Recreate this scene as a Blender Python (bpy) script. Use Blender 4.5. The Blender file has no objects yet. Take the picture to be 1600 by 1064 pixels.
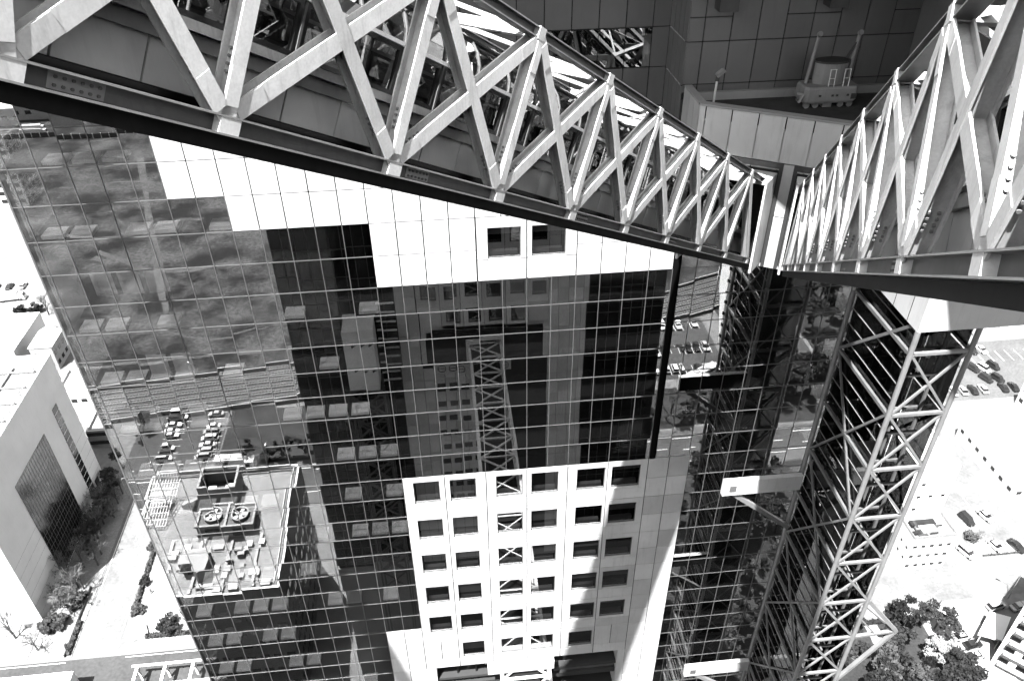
import bpy, math, random
from mathutils import Vector, Matrix
random.seed(7)
SC = bpy.context.scene
COL = SC.collection
ZG = -150.0          # ground level measured from the camera; everything is lifted by 150 m at the end

# ------------------------------------------------------------------ camera
RIGHT = Vector((0.9947957, -0.10130219, -0.01092606))
DOWN = Vector((-0.0686409, -0.58705936, -0.80662862))
FWD = Vector((0.075299, 0.80318066, -0.5909576))
cd = bpy.data.cameras.new('camera')
cam = bpy.data.objects.new('camera', cd); COL.objects.link(cam)
m = Matrix.Identity(4)
for i in range(3):
    m[i][0] = RIGHT[i]; m[i][1] = -DOWN[i]; m[i][2] = -FWD[i]
m[2][3] = 150.0
cam.matrix_world = m
cd.sensor_width = 36.0; cd.lens = 36.0*1244/1600
cd.clip_start = 0.1; cd.clip_end = 6000
SC.camera = cam

# ------------------------------------------------------------------ sky, sun, exposure
SUN = Vector((-0.52*0.427, -0.854*0.427, 0.904)).normalized()
w = bpy.data.worlds.new('World'); SC.world = w; w.use_nodes = True
nt = w.node_tree; nt.nodes.clear()
sky = nt.nodes.new('ShaderNodeTexSky'); sky.sky_type = 'NISHITA'; sky.sun_disc = False
sky.sun_elevation = math.asin(SUN.z); sky.sun_rotation = math.atan2(SUN.x, SUN.y) % (2*math.pi)
bw = nt.nodes.new('ShaderNodeRGBToBW'); bg = nt.nodes.new('ShaderNodeBackground'); wo = nt.nodes.new('ShaderNodeOutputWorld')
bg.inputs['Strength'].default_value = 0.12
nt.links.new(sky.outputs[0], bw.inputs[0]); nt.links.new(bw.outputs[0], bg.inputs[0]); nt.links.new(bg.outputs[0], wo.inputs[0])
sl = bpy.data.lights.new('sun', 'SUN'); sl.energy = 5.0; sl.angle = math.radians(0.53); sl.color = (1, 1, 1)
so = bpy.data.objects.new('sun', sl); COL.objects.link(so)
so.rotation_mode = 'QUATERNION'; so.rotation_quaternion = SUN.to_track_quat('Z', 'Y'); so.location = (-60, -80, 330)
vs = SC.view_settings
vs.view_transform = 'Standard'; vs.look = 'None'; vs.exposure = 2.0; vs.gamma = 1.0; vs.use_curve_mapping = False
cy = SC.cycles
cy.max_bounces = 7; cy.glossy_bounces = 4; cy.diffuse_bounces = 0; cy.transparent_max_bounces = 12; cy.transmission_bounces = 4
cy.caustics_reflective = False; cy.caustics_refractive = False; cy.sample_clamp_indirect = 6
cy.use_denoising = True; cy.use_adaptive_sampling = True; cy.adaptive_threshold = 0.05; cy.use_light_tree = False

# ------------------------------------------------------------------ materials (all neutral: the photograph is black and white)
MATS = {}
def mat(name, v, rough=0.6, var=0.12, scale=0.6, metal=0.0, rnd=0.0, bump=0.0, stain=0.0, spec=0.4, fine=0.0, lo=0.3, hi=0.7):
    m = bpy.data.materials.new(name); m.use_nodes = True
    n = m.node_tree.nodes; l = m.node_tree.links
    b = n['Principled BSDF']
    b.inputs['Roughness'].default_value = rough; b.inputs['Metallic'].default_value = metal
    b.inputs['Specular IOR Level'].default_value = spec
    geo = n.new('ShaderNodeNewGeometry')
    nz = n.new('ShaderNodeTexNoise'); nz.inputs['Scale'].default_value = scale; nz.inputs['Detail'].default_value = 8; nz.inputs['Roughness'].default_value = 0.62
    l.new(geo.outputs['Position'], nz.inputs['Vector'])
    mr = n.new('ShaderNodeMapRange'); mr.inputs['From Min'].default_value = lo; mr.inputs['From Max'].default_value = hi
    mr.inputs['To Min'].default_value = v*(1-var); mr.inputs['To Max'].default_value = v*(1+var)
    l.new(nz.outputs['Fac'], mr.inputs['Value'])
    cur = mr.outputs[0]
    def mul(a, bsock):
        q = n.new('ShaderNodeMath'); q.operation = 'MULTIPLY'; l.new(a, q.inputs[0]); l.new(bsock, q.inputs[1]); return q.outputs[0]
    if rnd:
        oi = n.new('ShaderNodeObjectInfo'); r2 = n.new('ShaderNodeMapRange')
        r2.inputs['To Min'].default_value = 1-rnd; r2.inputs['To Max'].default_value = 1+rnd*0.4
        l.new(oi.outputs['Random'], r2.inputs['Value']); cur = mul(cur, r2.outputs[0])
    if stain:
        mp = n.new('ShaderNodeMapping'); mp.inputs['Scale'].default_value = (3.0, 3.0, 0.35)
        l.new(geo.outputs['Position'], mp.inputs['Vector'])
        n2 = n.new('ShaderNodeTexNoise'); n2.inputs['Scale'].default_value = 1.1; n2.inputs['Detail'].default_value = 6; n2.inputs['Roughness'].default_value = 0.7
        l.new(mp.outputs[0], n2.inputs['Vector'])
        r3 = n.new('ShaderNodeMapRange'); r3.inputs['From Min'].default_value = 0.52; r3.inputs['From Max'].default_value = 0.72
        r3.inputs['To Min'].default_value = 1.0; r3.inputs['To Max'].default_value = 1-stain
        l.new(n2.outputs['Fac'], r3.inputs['Value']); cur = mul(cur, r3.outputs[0])
    if fine:
        n4 = n.new('ShaderNodeTexNoise'); n4.inputs['Scale'].default_value = scale*14; n4.inputs['Detail'].default_value = 4
        l.new(geo.outputs['Position'], n4.inputs['Vector'])
        r4 = n.new('ShaderNodeMapRange'); r4.inputs['From Min'].default_value = 0.35; r4.inputs['From Max'].default_value = 0.65
        r4.inputs['To Min'].default_value = 1-fine; r4.inputs['To Max'].default_value = 1+fine
        l.new(n4.outputs['Fac'], r4.inputs['Value']); cur = mul(cur, r4.outputs[0])
    cc = n.new('ShaderNodeCombineColor')
    for k in range(3): l.new(cur, cc.inputs[k])
    l.new(cc.outputs[0], b.inputs['Base Color'])
    if bump:
        bp = n.new('ShaderNodeBump'); bp.inputs['Strength'].default_value = bump; bp.inputs['Distance'].default_value = 0.02
        l.new(nz.outputs['Fac'], bp.inputs['Height']); l.new(bp.outputs[0], b.inputs['Normal'])
    MATS[name] = m
    return m

def glass(name, refl, tint, rough=0.0, wave=0.0, fres=0.5):
    """coated architectural glass: clear tinted body with a mirror coat"""
    m = bpy.data.materials.new(name); m.use_nodes = True
    n = m.node_tree.nodes; l = m.node_tree.links; n.clear()
    out = n.new('ShaderNodeOutputMaterial'); mix = n.new('ShaderNodeMixShader')
    tr = n.new('ShaderNodeBsdfTransparent'); tr.inputs[0].default_value = (tint, tint, tint, 1)
    gl = n.new('ShaderNodeBsdfGlossy'); gl.inputs['Roughness'].default_value = rough; gl.inputs['Color'].default_value = (1, 1, 1, 1)
    lw = n.new('ShaderNodeLayerWeight'); lw.inputs['Blend'].default_value = 0.12
    mr = n.new('ShaderNodeMapRange'); mr.inputs['To Min'].default_value = refl; mr.inputs['To Max'].default_value = min(1, refl+fres)
    l.new(lw.outputs['Fresnel'], mr.inputs['Value']); l.new(mr.outputs[0], mix.inputs[0])
    if wave:
        geo = n.new('ShaderNodeNewGeometry'); nz = n.new('ShaderNodeTexNoise'); nz.inputs['Scale'].default_value = 0.55; nz.inputs['Detail'].default_value = 1
        l.new(geo.outputs['Position'], nz.inputs['Vector'])
        bp = n.new('ShaderNodeBump'); bp.inputs['Strength'].default_value = wave; bp.inputs['Distance'].default_value = 0.01
        l.new(nz.outputs['Fac'], bp.inputs['Height']); l.new(bp.outputs[0], gl.inputs['Normal'])
    l.new(tr.outputs[0], mix.inputs[1]); l.new(gl.outputs[0], mix.inputs[2]); l.new(mix.outputs[0], out.inputs[0])
    MATS[name] = m
    return m

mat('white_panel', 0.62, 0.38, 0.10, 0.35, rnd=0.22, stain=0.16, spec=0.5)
mat('grey_shade_panel', 0.15, 0.45, 0.08, 0.4, rnd=0.12, stain=0.10)  # upper walls: shade put into white panelling; plain grey elsewhere
mat('joint', 0.02, 0.9, 0.1)
mat('dark_core', 0.008, 0.9, 0.1)
mat('slab', 0.04, 0.9, 0.1)
mat('slab_dark', 0.05, 0.9, 0.3, 0.8)
mat('sill', 0.82, 0.6, 0.08, 2.0, rnd=0.25)
mat('blind', 0.55, 0.7, 0.05, 2.0, rnd=0.3)
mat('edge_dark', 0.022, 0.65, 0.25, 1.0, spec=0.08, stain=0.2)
mat('void', 0.006, 0.9, 0.1, spec=0.0)
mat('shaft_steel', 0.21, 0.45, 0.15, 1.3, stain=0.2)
mat('mullion', 0.11, 0.4, 0.12, 3.0)
mat('gloss_black', 0.006, 0.25, 0.1, spec=0.25)
mat('chord_web', 0.13, 0.5, 0.2, 1.2, stain=0.2)
mat('dirt_light', 0.075, 0.95, 0.45, 0.15, fine=0.3)
mat('steel', 0.84, 0.42, 0.12, 1.3, rnd=0.16, stain=0.30, fine=0.05, spec=0.5)
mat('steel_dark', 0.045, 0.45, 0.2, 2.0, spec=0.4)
mat('steel_mid', 0.32, 0.4, 0.18, 1.6, stain=0.15, spec=0.5)
mat('cladding', 0.72, 0.4, 0.08, 0.9, rnd=0.12, stain=0.12, spec=0.5)
mat('frame_black', 0.012, 0.35, 0.1)
mat('rubber', 0.02, 0.8, 0.1)
mat('ground', 0.16, 0.92, 0.25, 0.05, fine=0.12)
mat('asphalt', 0.10, 0.9, 0.22, 0.12, fine=0.15)
mat('asphalt_pale', 0.15, 0.9, 0.3, 0.10, fine=0.12)
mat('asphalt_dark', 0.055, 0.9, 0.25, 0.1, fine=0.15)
mat('paving', 0.22, 0.9, 0.18, 0.2, fine=0.15)
mat('paint', 0.8, 0.7, 0.1, 2.0)
mat('dirt', 0.036, 0.95, 0.85, 0.06, fine=0.5, lo=0.42, hi=0.6)
mat('lawn', 0.03, 0.95, 0.4, 0.15, fine=0.3)
mat('ballast', 0.05, 0.95, 0.3, 0.4, fine=0.35)
mat('roof', 0.24, 0.9, 0.2, 0.15, stain=0.1, fine=0.1)
mat('concrete', 0.34, 0.8, 0.12, 0.2, stain=0.08)
mat('bldg_white', 0.82, 0.7, 0.06, 0.15, stain=0.06)
mat('bldg_dark', 0.09, 0.6, 0.2, 0.3, stain=0.2)
mat('bldg_grey', 0.36, 0.75, 0.1, 0.2, stain=0.1)
mat('leaf', 0.05, 0.7, 0.45, 0.9, rnd=0.2)
mat('leaf_light', 0.22, 0.7, 0.4, 0.9, rnd=0.2)
mat('leaf_dark', 0.018, 0.7, 0.45, 0.9, rnd=0.2)
mat('bark', 0.09, 0.9, 0.3, 3.0)
mat('twig', 0.13, 0.9, 0.3, 3.0)
mat('car_white', 0.75, 0.25, 0.03, spec=0.6)
mat('car_silver', 0.38, 0.28, 0.03, spec=0.6)
mat('car_dark', 0.02, 0.22, 0.03, spec=0.6)
mat('window_dark', 0.012, 0.12, 0.1, spec=0.8)
mat('gondola_paint', 0.26, 0.5, 0.12, 1.5, stain=0.25)
mat('skin_cloth', 0.12, 0.9, 0.2)
glass('facade_glass', 0.27, 0.82, wave=0.010, fres=0.5)
glass('dark_glass', 0.03, 0.10, wave=0.012, fres=0.3)
glass('window_glass', 0.24, 0.30, wave=0.012, fres=0.5)
glass('tube_glass', 0.30, 0.42, rough=0.02, wave=0.05, fres=0.5)
glass('tube_window', 0.10, 0.30, wave=0.01, fres=0.4)
glass('shaft_glass', 0.06, 0.16, wave=0.02, fres=0.4)

# ------------------------------------------------------------------ mesh helpers
class MB:
    def __init__(s): s.v = []; s.f = []
    def quad(s, a, b, c, d):
        i = len(s.v); s.v += [tuple(a), tuple(b), tuple(c), tuple(d)]; s.f.append((i, i+1, i+2, i+3)); return s
    def tri(s, a, b, c):
        i = len(s.v); s.v += [tuple(a), tuple(b), tuple(c)]; s.f.append((i, i+1, i+2)); return s
    def hexa(s, P):
        i = len(s.v); s.v += [tuple(p) for p in P]
        for q in ((0, 3, 2, 1), (4, 5, 6, 7), (0, 1, 5, 4), (1, 2, 6, 5), (2, 3, 7, 6), (3, 0, 4, 7)):
            s.f.append(tuple(i+k for k in q))
        return s
    def box(s, x0, x1, y0, y1, z0, z1):
        return s.hexa([(x0, y0, z0), (x1, y0, z0), (x1, y1, z0), (x0, y1, z0), (x0, y0, z1), (x1, y0, z1), (x1, y1, z1), (x0, y1, z1)])
    def obox(s, c, ax, ay, az, hx, hy, hz):
        c = Vector(c); P = []
        for dz in (-1, 1):
            for dx, dy in ((-1, -1), (1, -1), (1, 1), (-1, 1)):
                P.append(c+ax*(dx*hx)+ay*(dy*hy)+az*(dz*hz))
        return s.hexa(P)
    def bar(s, a, b, wdt, dep, side, off=(0, 0)):
        """box from a to b; width along 'side', depth across it"""
        a = Vector(a); b = Vector(b); z = (b-a); L = z.length; z = z/L
        y = z.cross(Vector(side)).normalized(); x = y.cross(z).normalized()
        c = (a+b)/2+x*off[0]+y*off[1]
        return s.obox(c, x, y, z, wdt/2, dep/2, L/2)
    def tube(s, a, b, r0, r1=None, n=6, cap=True):
        r1 = r0 if r1 is None else r1
        a = Vector(a); b = Vector(b); z = (b-a).normalized()
        x = z.orthogonal().normalized(); y = z.cross(x)
        i = len(s.v)
        for c, r in ((a, r0), (b, r1)):
            for k in range(n):
                t = 2*math.pi*k/n; s.v.append(tuple(c+x*(r*math.cos(t))+y*(r*math.sin(t))))
        for k in range(n):
            s.f.append((i+k, i+(k+1) % n, i+n+(k+1) % n, i+n+k))
        if cap:
            s.f.append(tuple(i+k for k in range(n))[::-1]); s.f.append(tuple(i+n+k for k in range(n)))
        return s
    def prism(s, poly, z0, z1):
        n = len(poly); i = len(s.v)
        s.v += [(p[0], p[1], z0) for p in poly]+[(p[0], p[1], z1) for p in poly]
        for k in range(n): s.f.append((i+k, i+(k+1) % n, i+n+(k+1) % n, i+n+k))
        s.f.append(tuple(i+k for k in range(n))[::-1]); s.f.append(tuple(i+n+k for k in range(n)))
        return s
    def ring(s, c, x, y, r0, r1, h, n=20):
        c = Vector(c); z = x.cross(y); i = len(s.v)
        for zz in (0, h):
            for r in (r0, r1):
                for k in range(n):
                    t = 2*math.pi*k/n; s.v.append(tuple(c+x*(r*math.cos(t))+y*(r*math.sin(t))+z*zz))
        for k in range(n):
            q = (k+1) % n
            s.f += [(i+k, i+q, i+n+q, i+n+k), (i+2*n+k, i+3*n+k, i+3*n+q, i+2*n+q), (i+k, i+2*n+k, i+2*n+q, i+q), (i+n+k, i+n+q, i+3*n+q, i+3*n+k)]
        return s
    def mesh(s, name, mt):
        me = bpy.data.meshes.new(name); me.from_pydata(s.v, [], s.f); me.update()
        me.materials.append(MATS[mt]); return me

def link(name, data, parent=None, loc=(0, 0, 0)):
    o = bpy.data.objects.new(name, data); COL.objects.link(o); o.location = loc
    if parent is not None: o.parent = parent
    return o
def tag(o, label, cat, group=None):
    o['label'] = label; o['category'] = cat
    if group: o['group'] = group
    return o
def thing(name, label, cat, loc=(0, 0, 0), group=None, rz=0.0):
    o = link(name, None, None, loc); o.rotation_euler = (0, 0, rz); o.empty_display_size = 0.5
    return tag(o, label, cat, group)
def absloc(o):
    v = Vector(o.location)
    while o.parent is not None: o = o.parent; v += Vector(o.location)
    return v
def part(name, mb, mt, parent, stuff=False, label=None):
    """mesh given in scene coordinates, stored relative to its (unrotated) parent"""
    if not mb.f: return None
    o = Vector((0, 0, 0)) if parent is None else absloc(parent)
    me = bpy.data.meshes.new(name); me.from_pydata([(a-o.x, b-o.y, c-o.z) for a, b, c in mb.v], [], mb.f); me.update()
    me.materials.append(MATS[mt])
    ob = link(name, me, parent)
    if stuff: ob['kind'] = 'stuff'
    if label: ob['label'] = label
    return ob
CACHE = {}
def bmesh_box(w_, d_, h_, mt, name):
    k = (round(w_, 3), round(d_, 3), round(h_, 3), mt, name)
    if k not in CACHE: CACHE[k] = MB().box(-w_/2, w_/2, -d_/2, d_/2, -h_/2, h_/2).mesh(name, mt)
    return CACHE[k]
def piece(name, w_, d_, h_, mt, parent, c, rot=(0, 0, 0)):
    """a box-shaped piece that shares its mesh with pieces of the same size"""
    o = link(name, bmesh_box(w_, d_, h_, mt, name), parent, Vector(c)-absloc(parent)); o.rotation_euler = rot
    return o
def structure(name, mb, mt, label=None):
    o = part(name, mb, mt, None); o['kind'] = 'structure'
    if label: o['label'] = label
    return o
def copy_tree(o, parent=None):
    c = o.copy(); COL.objects.link(c); c.parent = parent
    for ch in list(o.children): copy_tree(ch, c)
    return c
ORD = ['first', 'second', 'third', 'fourth', 'fifth', 'sixth', 'seventh', 'eighth', 'ninth', 'tenth', 'eleventh', 'twelfth']

X_, Y_, Z_ = Vector((1, 0, 0)), Vector((0, 1, 0)), Vector((0, 0, 1))

# ================================================================== ground, roads
def sheet(name, poly, mt, lift, label=None):
    mb = MB(); i = 0
    mb.v = [(x, y, ZG+lift) for x, y in poly]; mb.f = [tuple(range(len(poly)))]
    return structure(name, mb, mt, label)
def rect(x0, x1, y0, y1): return [(x0, y0), (x1, y0), (x1, y1), (x0, y1)]
sheet('ground', rect(-2500, 2500, -2500, 2500), 'ground', 0.0)
def slab_sheet(name, poly, mt, h, label=None):
    return structure(name, MB().prism(poly, ZG-0.05, ZG+h), mt, label)

# direct view, left: side street, cross street, pavements
sheet('side_street', rect(-83, -74, 103.2, 330), 'asphalt_pale', 0.03)
sheet('cross_street', rect(-400, 60, 88, 103), 'asphalt_dark', 0.02)  # darker asphalt paints in the shadow lying across this street
slab_sheet('pavement', rect(-92, -83.2, 103.6, 330), 'paving', 0.13)
slab_sheet('pavement', rect(-73.8, -70.5, 107, 330), 'paving', 0.13)
slab_sheet('plaza', [(-70.4, 106), (-50, 106), (-24, 106), (-24, 170), (-70.4, 170)], 'concrete', 0.14)
slab_sheet('pavement', rect(-150, -92.2, 103.6, 112), 'paving', 0.12)
# direct view, right
sheet('main_road', rect(62, 420, 97, 107), 'asphalt_pale', 0.02)
sheet('north_road', rect(117, 131, 107.2, 420), 'asphalt_pale', 0.024)
slab_sheet('pavement', rect(86, 116.5, 93.6, 96.9), 'paving', 0.13)
slab_sheet('pavement', rect(131.5, 420, 107.6, 111), 'paving', 0.13)
slab_sheet('car_yard', rect(133, 200, 160, 186), 'asphalt', 0.05)
line_set_later = [(136+3.1*k, 176, 136+3.1*k, 181) for k in range(20)]
sheet('parking_yard', rect(96.4, 108, 72, 93), 'concrete', 0.03)
sheet('park_lawn', rect(50, 96, 45, 93), 'lawn', 0.02)
pth = []
for k in range(13):
    t = k/12; pth.append((84.5-13*t*t+2*t, 93-26*t))
sheet('park_path', [(x-1.3, y) for x, y in pth]+[(x+1.5, y) for x, y in reversed(pth)], 'paving', 0.04)
# seen in the mirror glass (south of the towers): road, car parks, railway, waste ground
sheet('south_road', rect(-400, 320, -72, -62.5), 'asphalt_dark', 0.02)
slab_sheet('pavement', rect(-400, 320, -75, -72.2), 'asphalt', 0.13)
slab_sheet('pavement', rect(-110, 320, -62.3, -59), 'asphalt', 0.13)
sheet('car_park', rect(-88, -64.6, -98, -75.2), 'asphalt_dark', 0.02)
sheet('car_park', rect(52, 82, -128, -96), 'asphalt_dark', 0.02)
sheet('lawn_plot', rect(-64.2, -34, -98, -75.2), 'lawn', 0.03)
sheet('park_lawn', rect(46, 180, -92, -76), 'lawn', 0.02)
sheet('park_lawn', rect(31, 230, -58.8, 36), 'lawn', 0.02)
sheet('park_lawn', rect(112.2, 230, -150, -92.2), 'lawn', 0.022)
sheet('side_road', rect(103, 111, -150, -76), 'asphalt_dark', 0.026)
sheet('park_lawn', rect(88, 102.8, -150, -76), 'lawn', 0.03)
RC = [(-420, -80), (-260, -90), (-160, -96), (-105, -101), (-47, -107), (20, -119), (80, -136), (140, -156), (320, -226)]
def rail_y(x):
    for (xa, ya), (xb, yb) in zip(RC, RC[1:]):
        if x <= xb: return ya+(yb-ya)*(x-xa)/(xb-xa)
    return RC[-1][1]
RW = 17.5
sheet('rail_bed', [(x, y+7.0) for x, y in RC]+[(x, y-RW+7) for x, y in reversed(RC)], 'ballast', 0.02)
sheet('waste_ground', [(x, y-RW+6.8) for x, y in RC]+[(320, -600), (-420, -600)], 'dirt', 0.01)
def strip(name, pts, wd, mt, lift):
    L = []; R = []
    for i, p in enumerate(pts):
        a = Vector(pts[max(0, i-1)]); b = Vector(pts[min(len(pts)-1, i+1)]); d = (b-a).normalized(); n = Vector((-d.y, d.x))*wd*(0.35+0.3*((i*7) % 5)/4)
        L.append((p[0]+n.x, p[1]+n.y)); R.append((p[0]-n.x, p[1]-n.y))
    return sheet(name, L+R[::-1], mt, lift)
for i in (0, 3, 6, 9, 12):
    y0 = -140-12.5*i; x0 = -60-6*i; n = 7
    strip('dirt_track', [(x0-k*(9+3*(i % 3)), y0+5*math.sin(k*0.9+i*1.7)-2*k*(i % 2)) for k in range(n)], 0.9+0.7*((i*5) % 4), 'dirt_light', 0.03+0.004*i)
strip('dirt_track', [(-40-14*k, -124-2*math.sin(k)) for k in range(9)], 1.6, 'dirt_light', 0.09)
strip('dirt_track', [(-95-6*k, -150-18*k) for k in range(9)], 2.6, 'dirt_light', 0.095)
# painted lines
def line_set(name, segs, wd, lift=0.045, mt='paint'):
    mb = MB()
    for (xa, ya, xb, yb) in segs:
        d = Vector((xb-xa, yb-ya)); d.normalize(); n = Vector((-d.y, d.x))*wd/2; z = ZG+lift
        mb.quad((xa-n.x, ya-n.y, z), (xb-n.x, yb-n.y, z), (xb+n.x, yb+n.y, z), (xa+n.x, ya+n.y, z))
    o = structure(name, mb, mt); return o
seg = [(x, -67.2, x+3.2, -67.2) for x in range(-180, 200, 8)]+[(-400, -63.1, 320, -63.1), (-400, -71.6, 320, -71.6)]
seg += [(x, -76.4-0.0, x+1.6, -76.4) for x in range(-86, -66, 3)]
line_set('road_marking', seg, 0.18)
seg = []
for k in range(9):
    y = -76.5-2.6*k
    seg += [(-81.5, y, -75.2, y), (-70.5, y, -65, y)]
for k in range(11):
    x = 54+2.6*k
    seg += [(x, -126, x, -121), (x, -113.5, x, -108.5), (x, -103, x, -98)]
line_set('parking_marking', seg, 0.14)
seg = [(-78.5, y, -78.5, y+3) for y in range(110, 300, 8)]+[(-82.4, 106, -82.4, 330), (-74.5, 108, -74.5, 330), (-260, 95.5, -84, 95.5), (-72, 95.5, 40, 95.5), (-260, 102.5, -84, 102.5), (-72, 102.5, 40, 102.5)]
seg += [(x, 102, x+3, 102) for x in range(62, 300, 7)]+[(124, y, 124, y+3) for y in range(108, 300, 7)]
seg += [(112+1.1*k, 107.6, 112+1.1*k+0.01, 110.6) for k in range(0)]
line_set('road_marking', seg, 0.16)
seg = [(118+1.2*k, 108.0, 118+1.2*k, 111.2) for k in range(11)]+[(98.5+1.25*k, 97.4, 98.5+1.25*k, 100.4) for k in range(0)]
line_set('crossing_marking', seg, 0.5)
line_set('parking_marking', line_set_later+[(134, 112.4+2.7*k, 138.5, 112.4+2.7*k) for k in range(4)], 0.16, 0.075)
# rails: six tracks, each a thing-less part of the railway
rail_root = link('railway_track', None); rail_root['kind'] = 'structure'
for k in range(6):
    off = 5.2-2.75*k
    for s_ in (-0.55, 0.55):
        mb = MB()
        for (xa, ya), (xb, yb) in zip(RC, RC[1:]):
            mb.bar((xa, ya+off+s_, ZG+0.22), (xb, yb+off+s_, ZG+0.22), 0.16, 0.16, Z_)
        part('rail', mb, 'steel_mid', rail_root)
mb = MB()
for k in range(6):
    off = 5.2-2.75*k; x = -170.0
    while x < 130:
        y = rail_y(x)+off; mb.box(x-0.13, x+0.13, y-1.0, y+1.0, ZG+0.03, ZG+0.13); x += 0.9
part('sleepers', mb, 'chord_web', rail_root, stuff=True)
mb = MB()
for off in (6.9, -RW+7.3):
    for (xa, ya), (xb, yb) in zip(RC, RC[1:]):
        mb.bar((xa, ya+off, ZG+0.6), (xb, yb+off, ZG+0.6), 1.2, 0.35, Z_)
part('trackside_wall', mb, 'concrete', rail_root)

# ================================================================== far tower (mirror facade facing the camera, plane y = 41)
D = 41.0
def colx(k): return 4.805+1.509*k
XL, XR = -22.86, colx(15)
ZU = [-10.55, -12.70, -14.85, -16.99, -19.14, -21.29, -23.43, -25.58]
ZR = ZU+[-25.58-2.03*k for k in range(1, 30)]
PI = math.pi
ft = thing('glass_tower', 'far tower of mirror glass and white panels facing the camera', 'tower', (2.3, 58, ZG))
core = MB()
core.box(XL+0.3, XR-0.3, 44.4, 76, ZG, -18.0).box(XL+0.3, -2.2, 44.4, 76, -17.99, -10.7)
part('core_wall', core, 'dark_core', ft)
G_ = 0.062
panes = []     # (x0,x1,z0,z1)
def panel(x0, x1, z0, z1, y=D, mt='white_panel', root=ft, name='wall_panel', th=0.06):
    return piece(name, x1-x0-G_, th, z1-z0-G_, mt, root, ((x0+x1)/2, y+th/2, (z0+z1)/2))
# backing behind the white panels (shows in the joints)
bk = MB()
bk.box(colx(-13), colx(6), D+0.075, D+0.2, -19.14, -17.0).box(colx(-13), -2.0, D+0.075, D+0.2, -17.0, -10.6)
bk.box(colx(-11), colx(6), D+0.075, D+0.2, -21.29, -19.141).box(colx(-6), 1.85, D+0.075, D+0.2, -25.58, -21.291).box(7.85, colx(6), D+0.075, D+0.2, -25.58, -21.291)
part('backing_wall', bk, 'joint', ft)
for r in range(len(ZU)-1):
    z1, z0 = ZU[r], ZU[r+1]
    kl = -13 if z0 >= -19.2 else (-11 if z0 >= -21.3 else -6)
    k = kl
    while k < 6:
        x0, x1 = colx(k), colx(k+1)
        inwin = z0 < -21.4 and -2 <= k < 2
        if not inwin and not (z0 > -17.1 and x1 > -2.2):
            panel(x0, x1, z0, z1)
        k += 1
    ks = [XL]+[colx(q) for q in range(-18, kl+1)]
    for a, b in zip(ks, ks[1:]): panes.append((a, b, z0, z1))
# upper pair of windows set in wide panels
def framed_panel(bx0, bx1, bz0, bz1, wx0, wx1, wz0, wz1, root=ft, y=D, mt='white_panel', sgn=1):
    """a wall panel with a window hole, reveals included, and the window in it"""
    g = G_/2; mb = MB(); x0, x1, z0, z1 = bx0+g, bx1-g, bz0+g, bz1-g; yb = y+0.30*sgn
    def q(a, b, c, d):
        pts = [(a, y, c), (b, y, c), (b, y, d), (a, y, d)]
        mb.quad(*(pts if sgn > 0 else pts[::-1]))
    q(x0, wx0, z0, z1); q(wx1, x1, z0, z1); q(wx0, wx1, z0, wz0); q(wx0, wx1, wz1, z1)
    for (a, b) in (((wx0, wz0), (wx1, wz0)), ((wx1, wz0), (wx1, wz1)), ((wx1, wz1), (wx0, wz1)), ((wx0, wz1), (wx0, wz0))):
        mb.quad((a[0], y, a[1]), (b[0], y, b[1]), (b[0], yb, b[1]), (a[0], yb, a[1]))
    for (a, b) in (((x0, z0), (x1, z0)), ((x1, z0), (x1, z1)), ((x1, z1), (x0, z1)), ((x0, z1), (x0, z0))):
        mb.quad((a[0], y, a[1]), (b[0], y, b[1]), (b[0], y+0.07*sgn, b[1]), (a[0], y+0.07*sgn, a[1]))
    part('wall_panel', mb, mt, root)
    f = MB(); t = 0.05; yy = y+0.16*sgn
    for a, b, c, d in ((wx0, wx1, wz0, wz0+t), (wx0, wx1, wz1-t, wz1), (wx0, wx0+t, wz0+t, wz1-t), (wx1-t, wx1, wz0+t, wz1-t)):
        f.box(a+0.002, b-0.002, min(yy, yy+0.07*sgn), max(yy, yy+0.07*sgn), c+0.002, d-0.002)
    wn = part('window', f, 'mullion', root)
    p = MB().quad((wx0+t, yy+0.03*sgn, wz0+t), (wx1-t, yy+0.03*sgn, wz0+t), (wx1-t, yy+0.03*sgn, wz1-t), (wx0+t, yy+0.03*sgn, wz1-t))
    part('pane', p, 'window_glass', wn)
    s_ = MB().box(wx0+0.15, wx1-0.15, min(y+0.45*sgn, y+0.75*sgn), max(y+0.45*sgn, y+0.75*sgn), wz0-0.02, wz0+0.28)
    part('sill', s_, 'blind', wn)
    if random.random() < 0.45:
        hb = (wz1-wz0)*random.choice([0.25, 0.4, 0.6]); yb0 = y+0.30*sgn
        part('roller_blind', MB().box(wx0+0.06, wx1-0.06, min(yb0, yb0+0.02*sgn), max(yb0, yb0+0.02*sgn), wz1-0.05-hb, wz1-0.05), 'blind', wn)
framed_panel(1.82, 4.80, -24.13, -21.29, 2.48, 4.45, -24.10, -22.0)
framed_panel(4.805, 7.82, -24.13, -21.29, 5.10, 7.14, -24.10, -22.0)
panel(1.82, 4.80, -25.58, -24.13); panel(4.805, 7.82, -25.58, -24.13)
part('window_recess', MB().box(1.85, 7.85, D+0.9, D+1.0, -25.5, -21.3), 'dark_core', ft)
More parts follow.
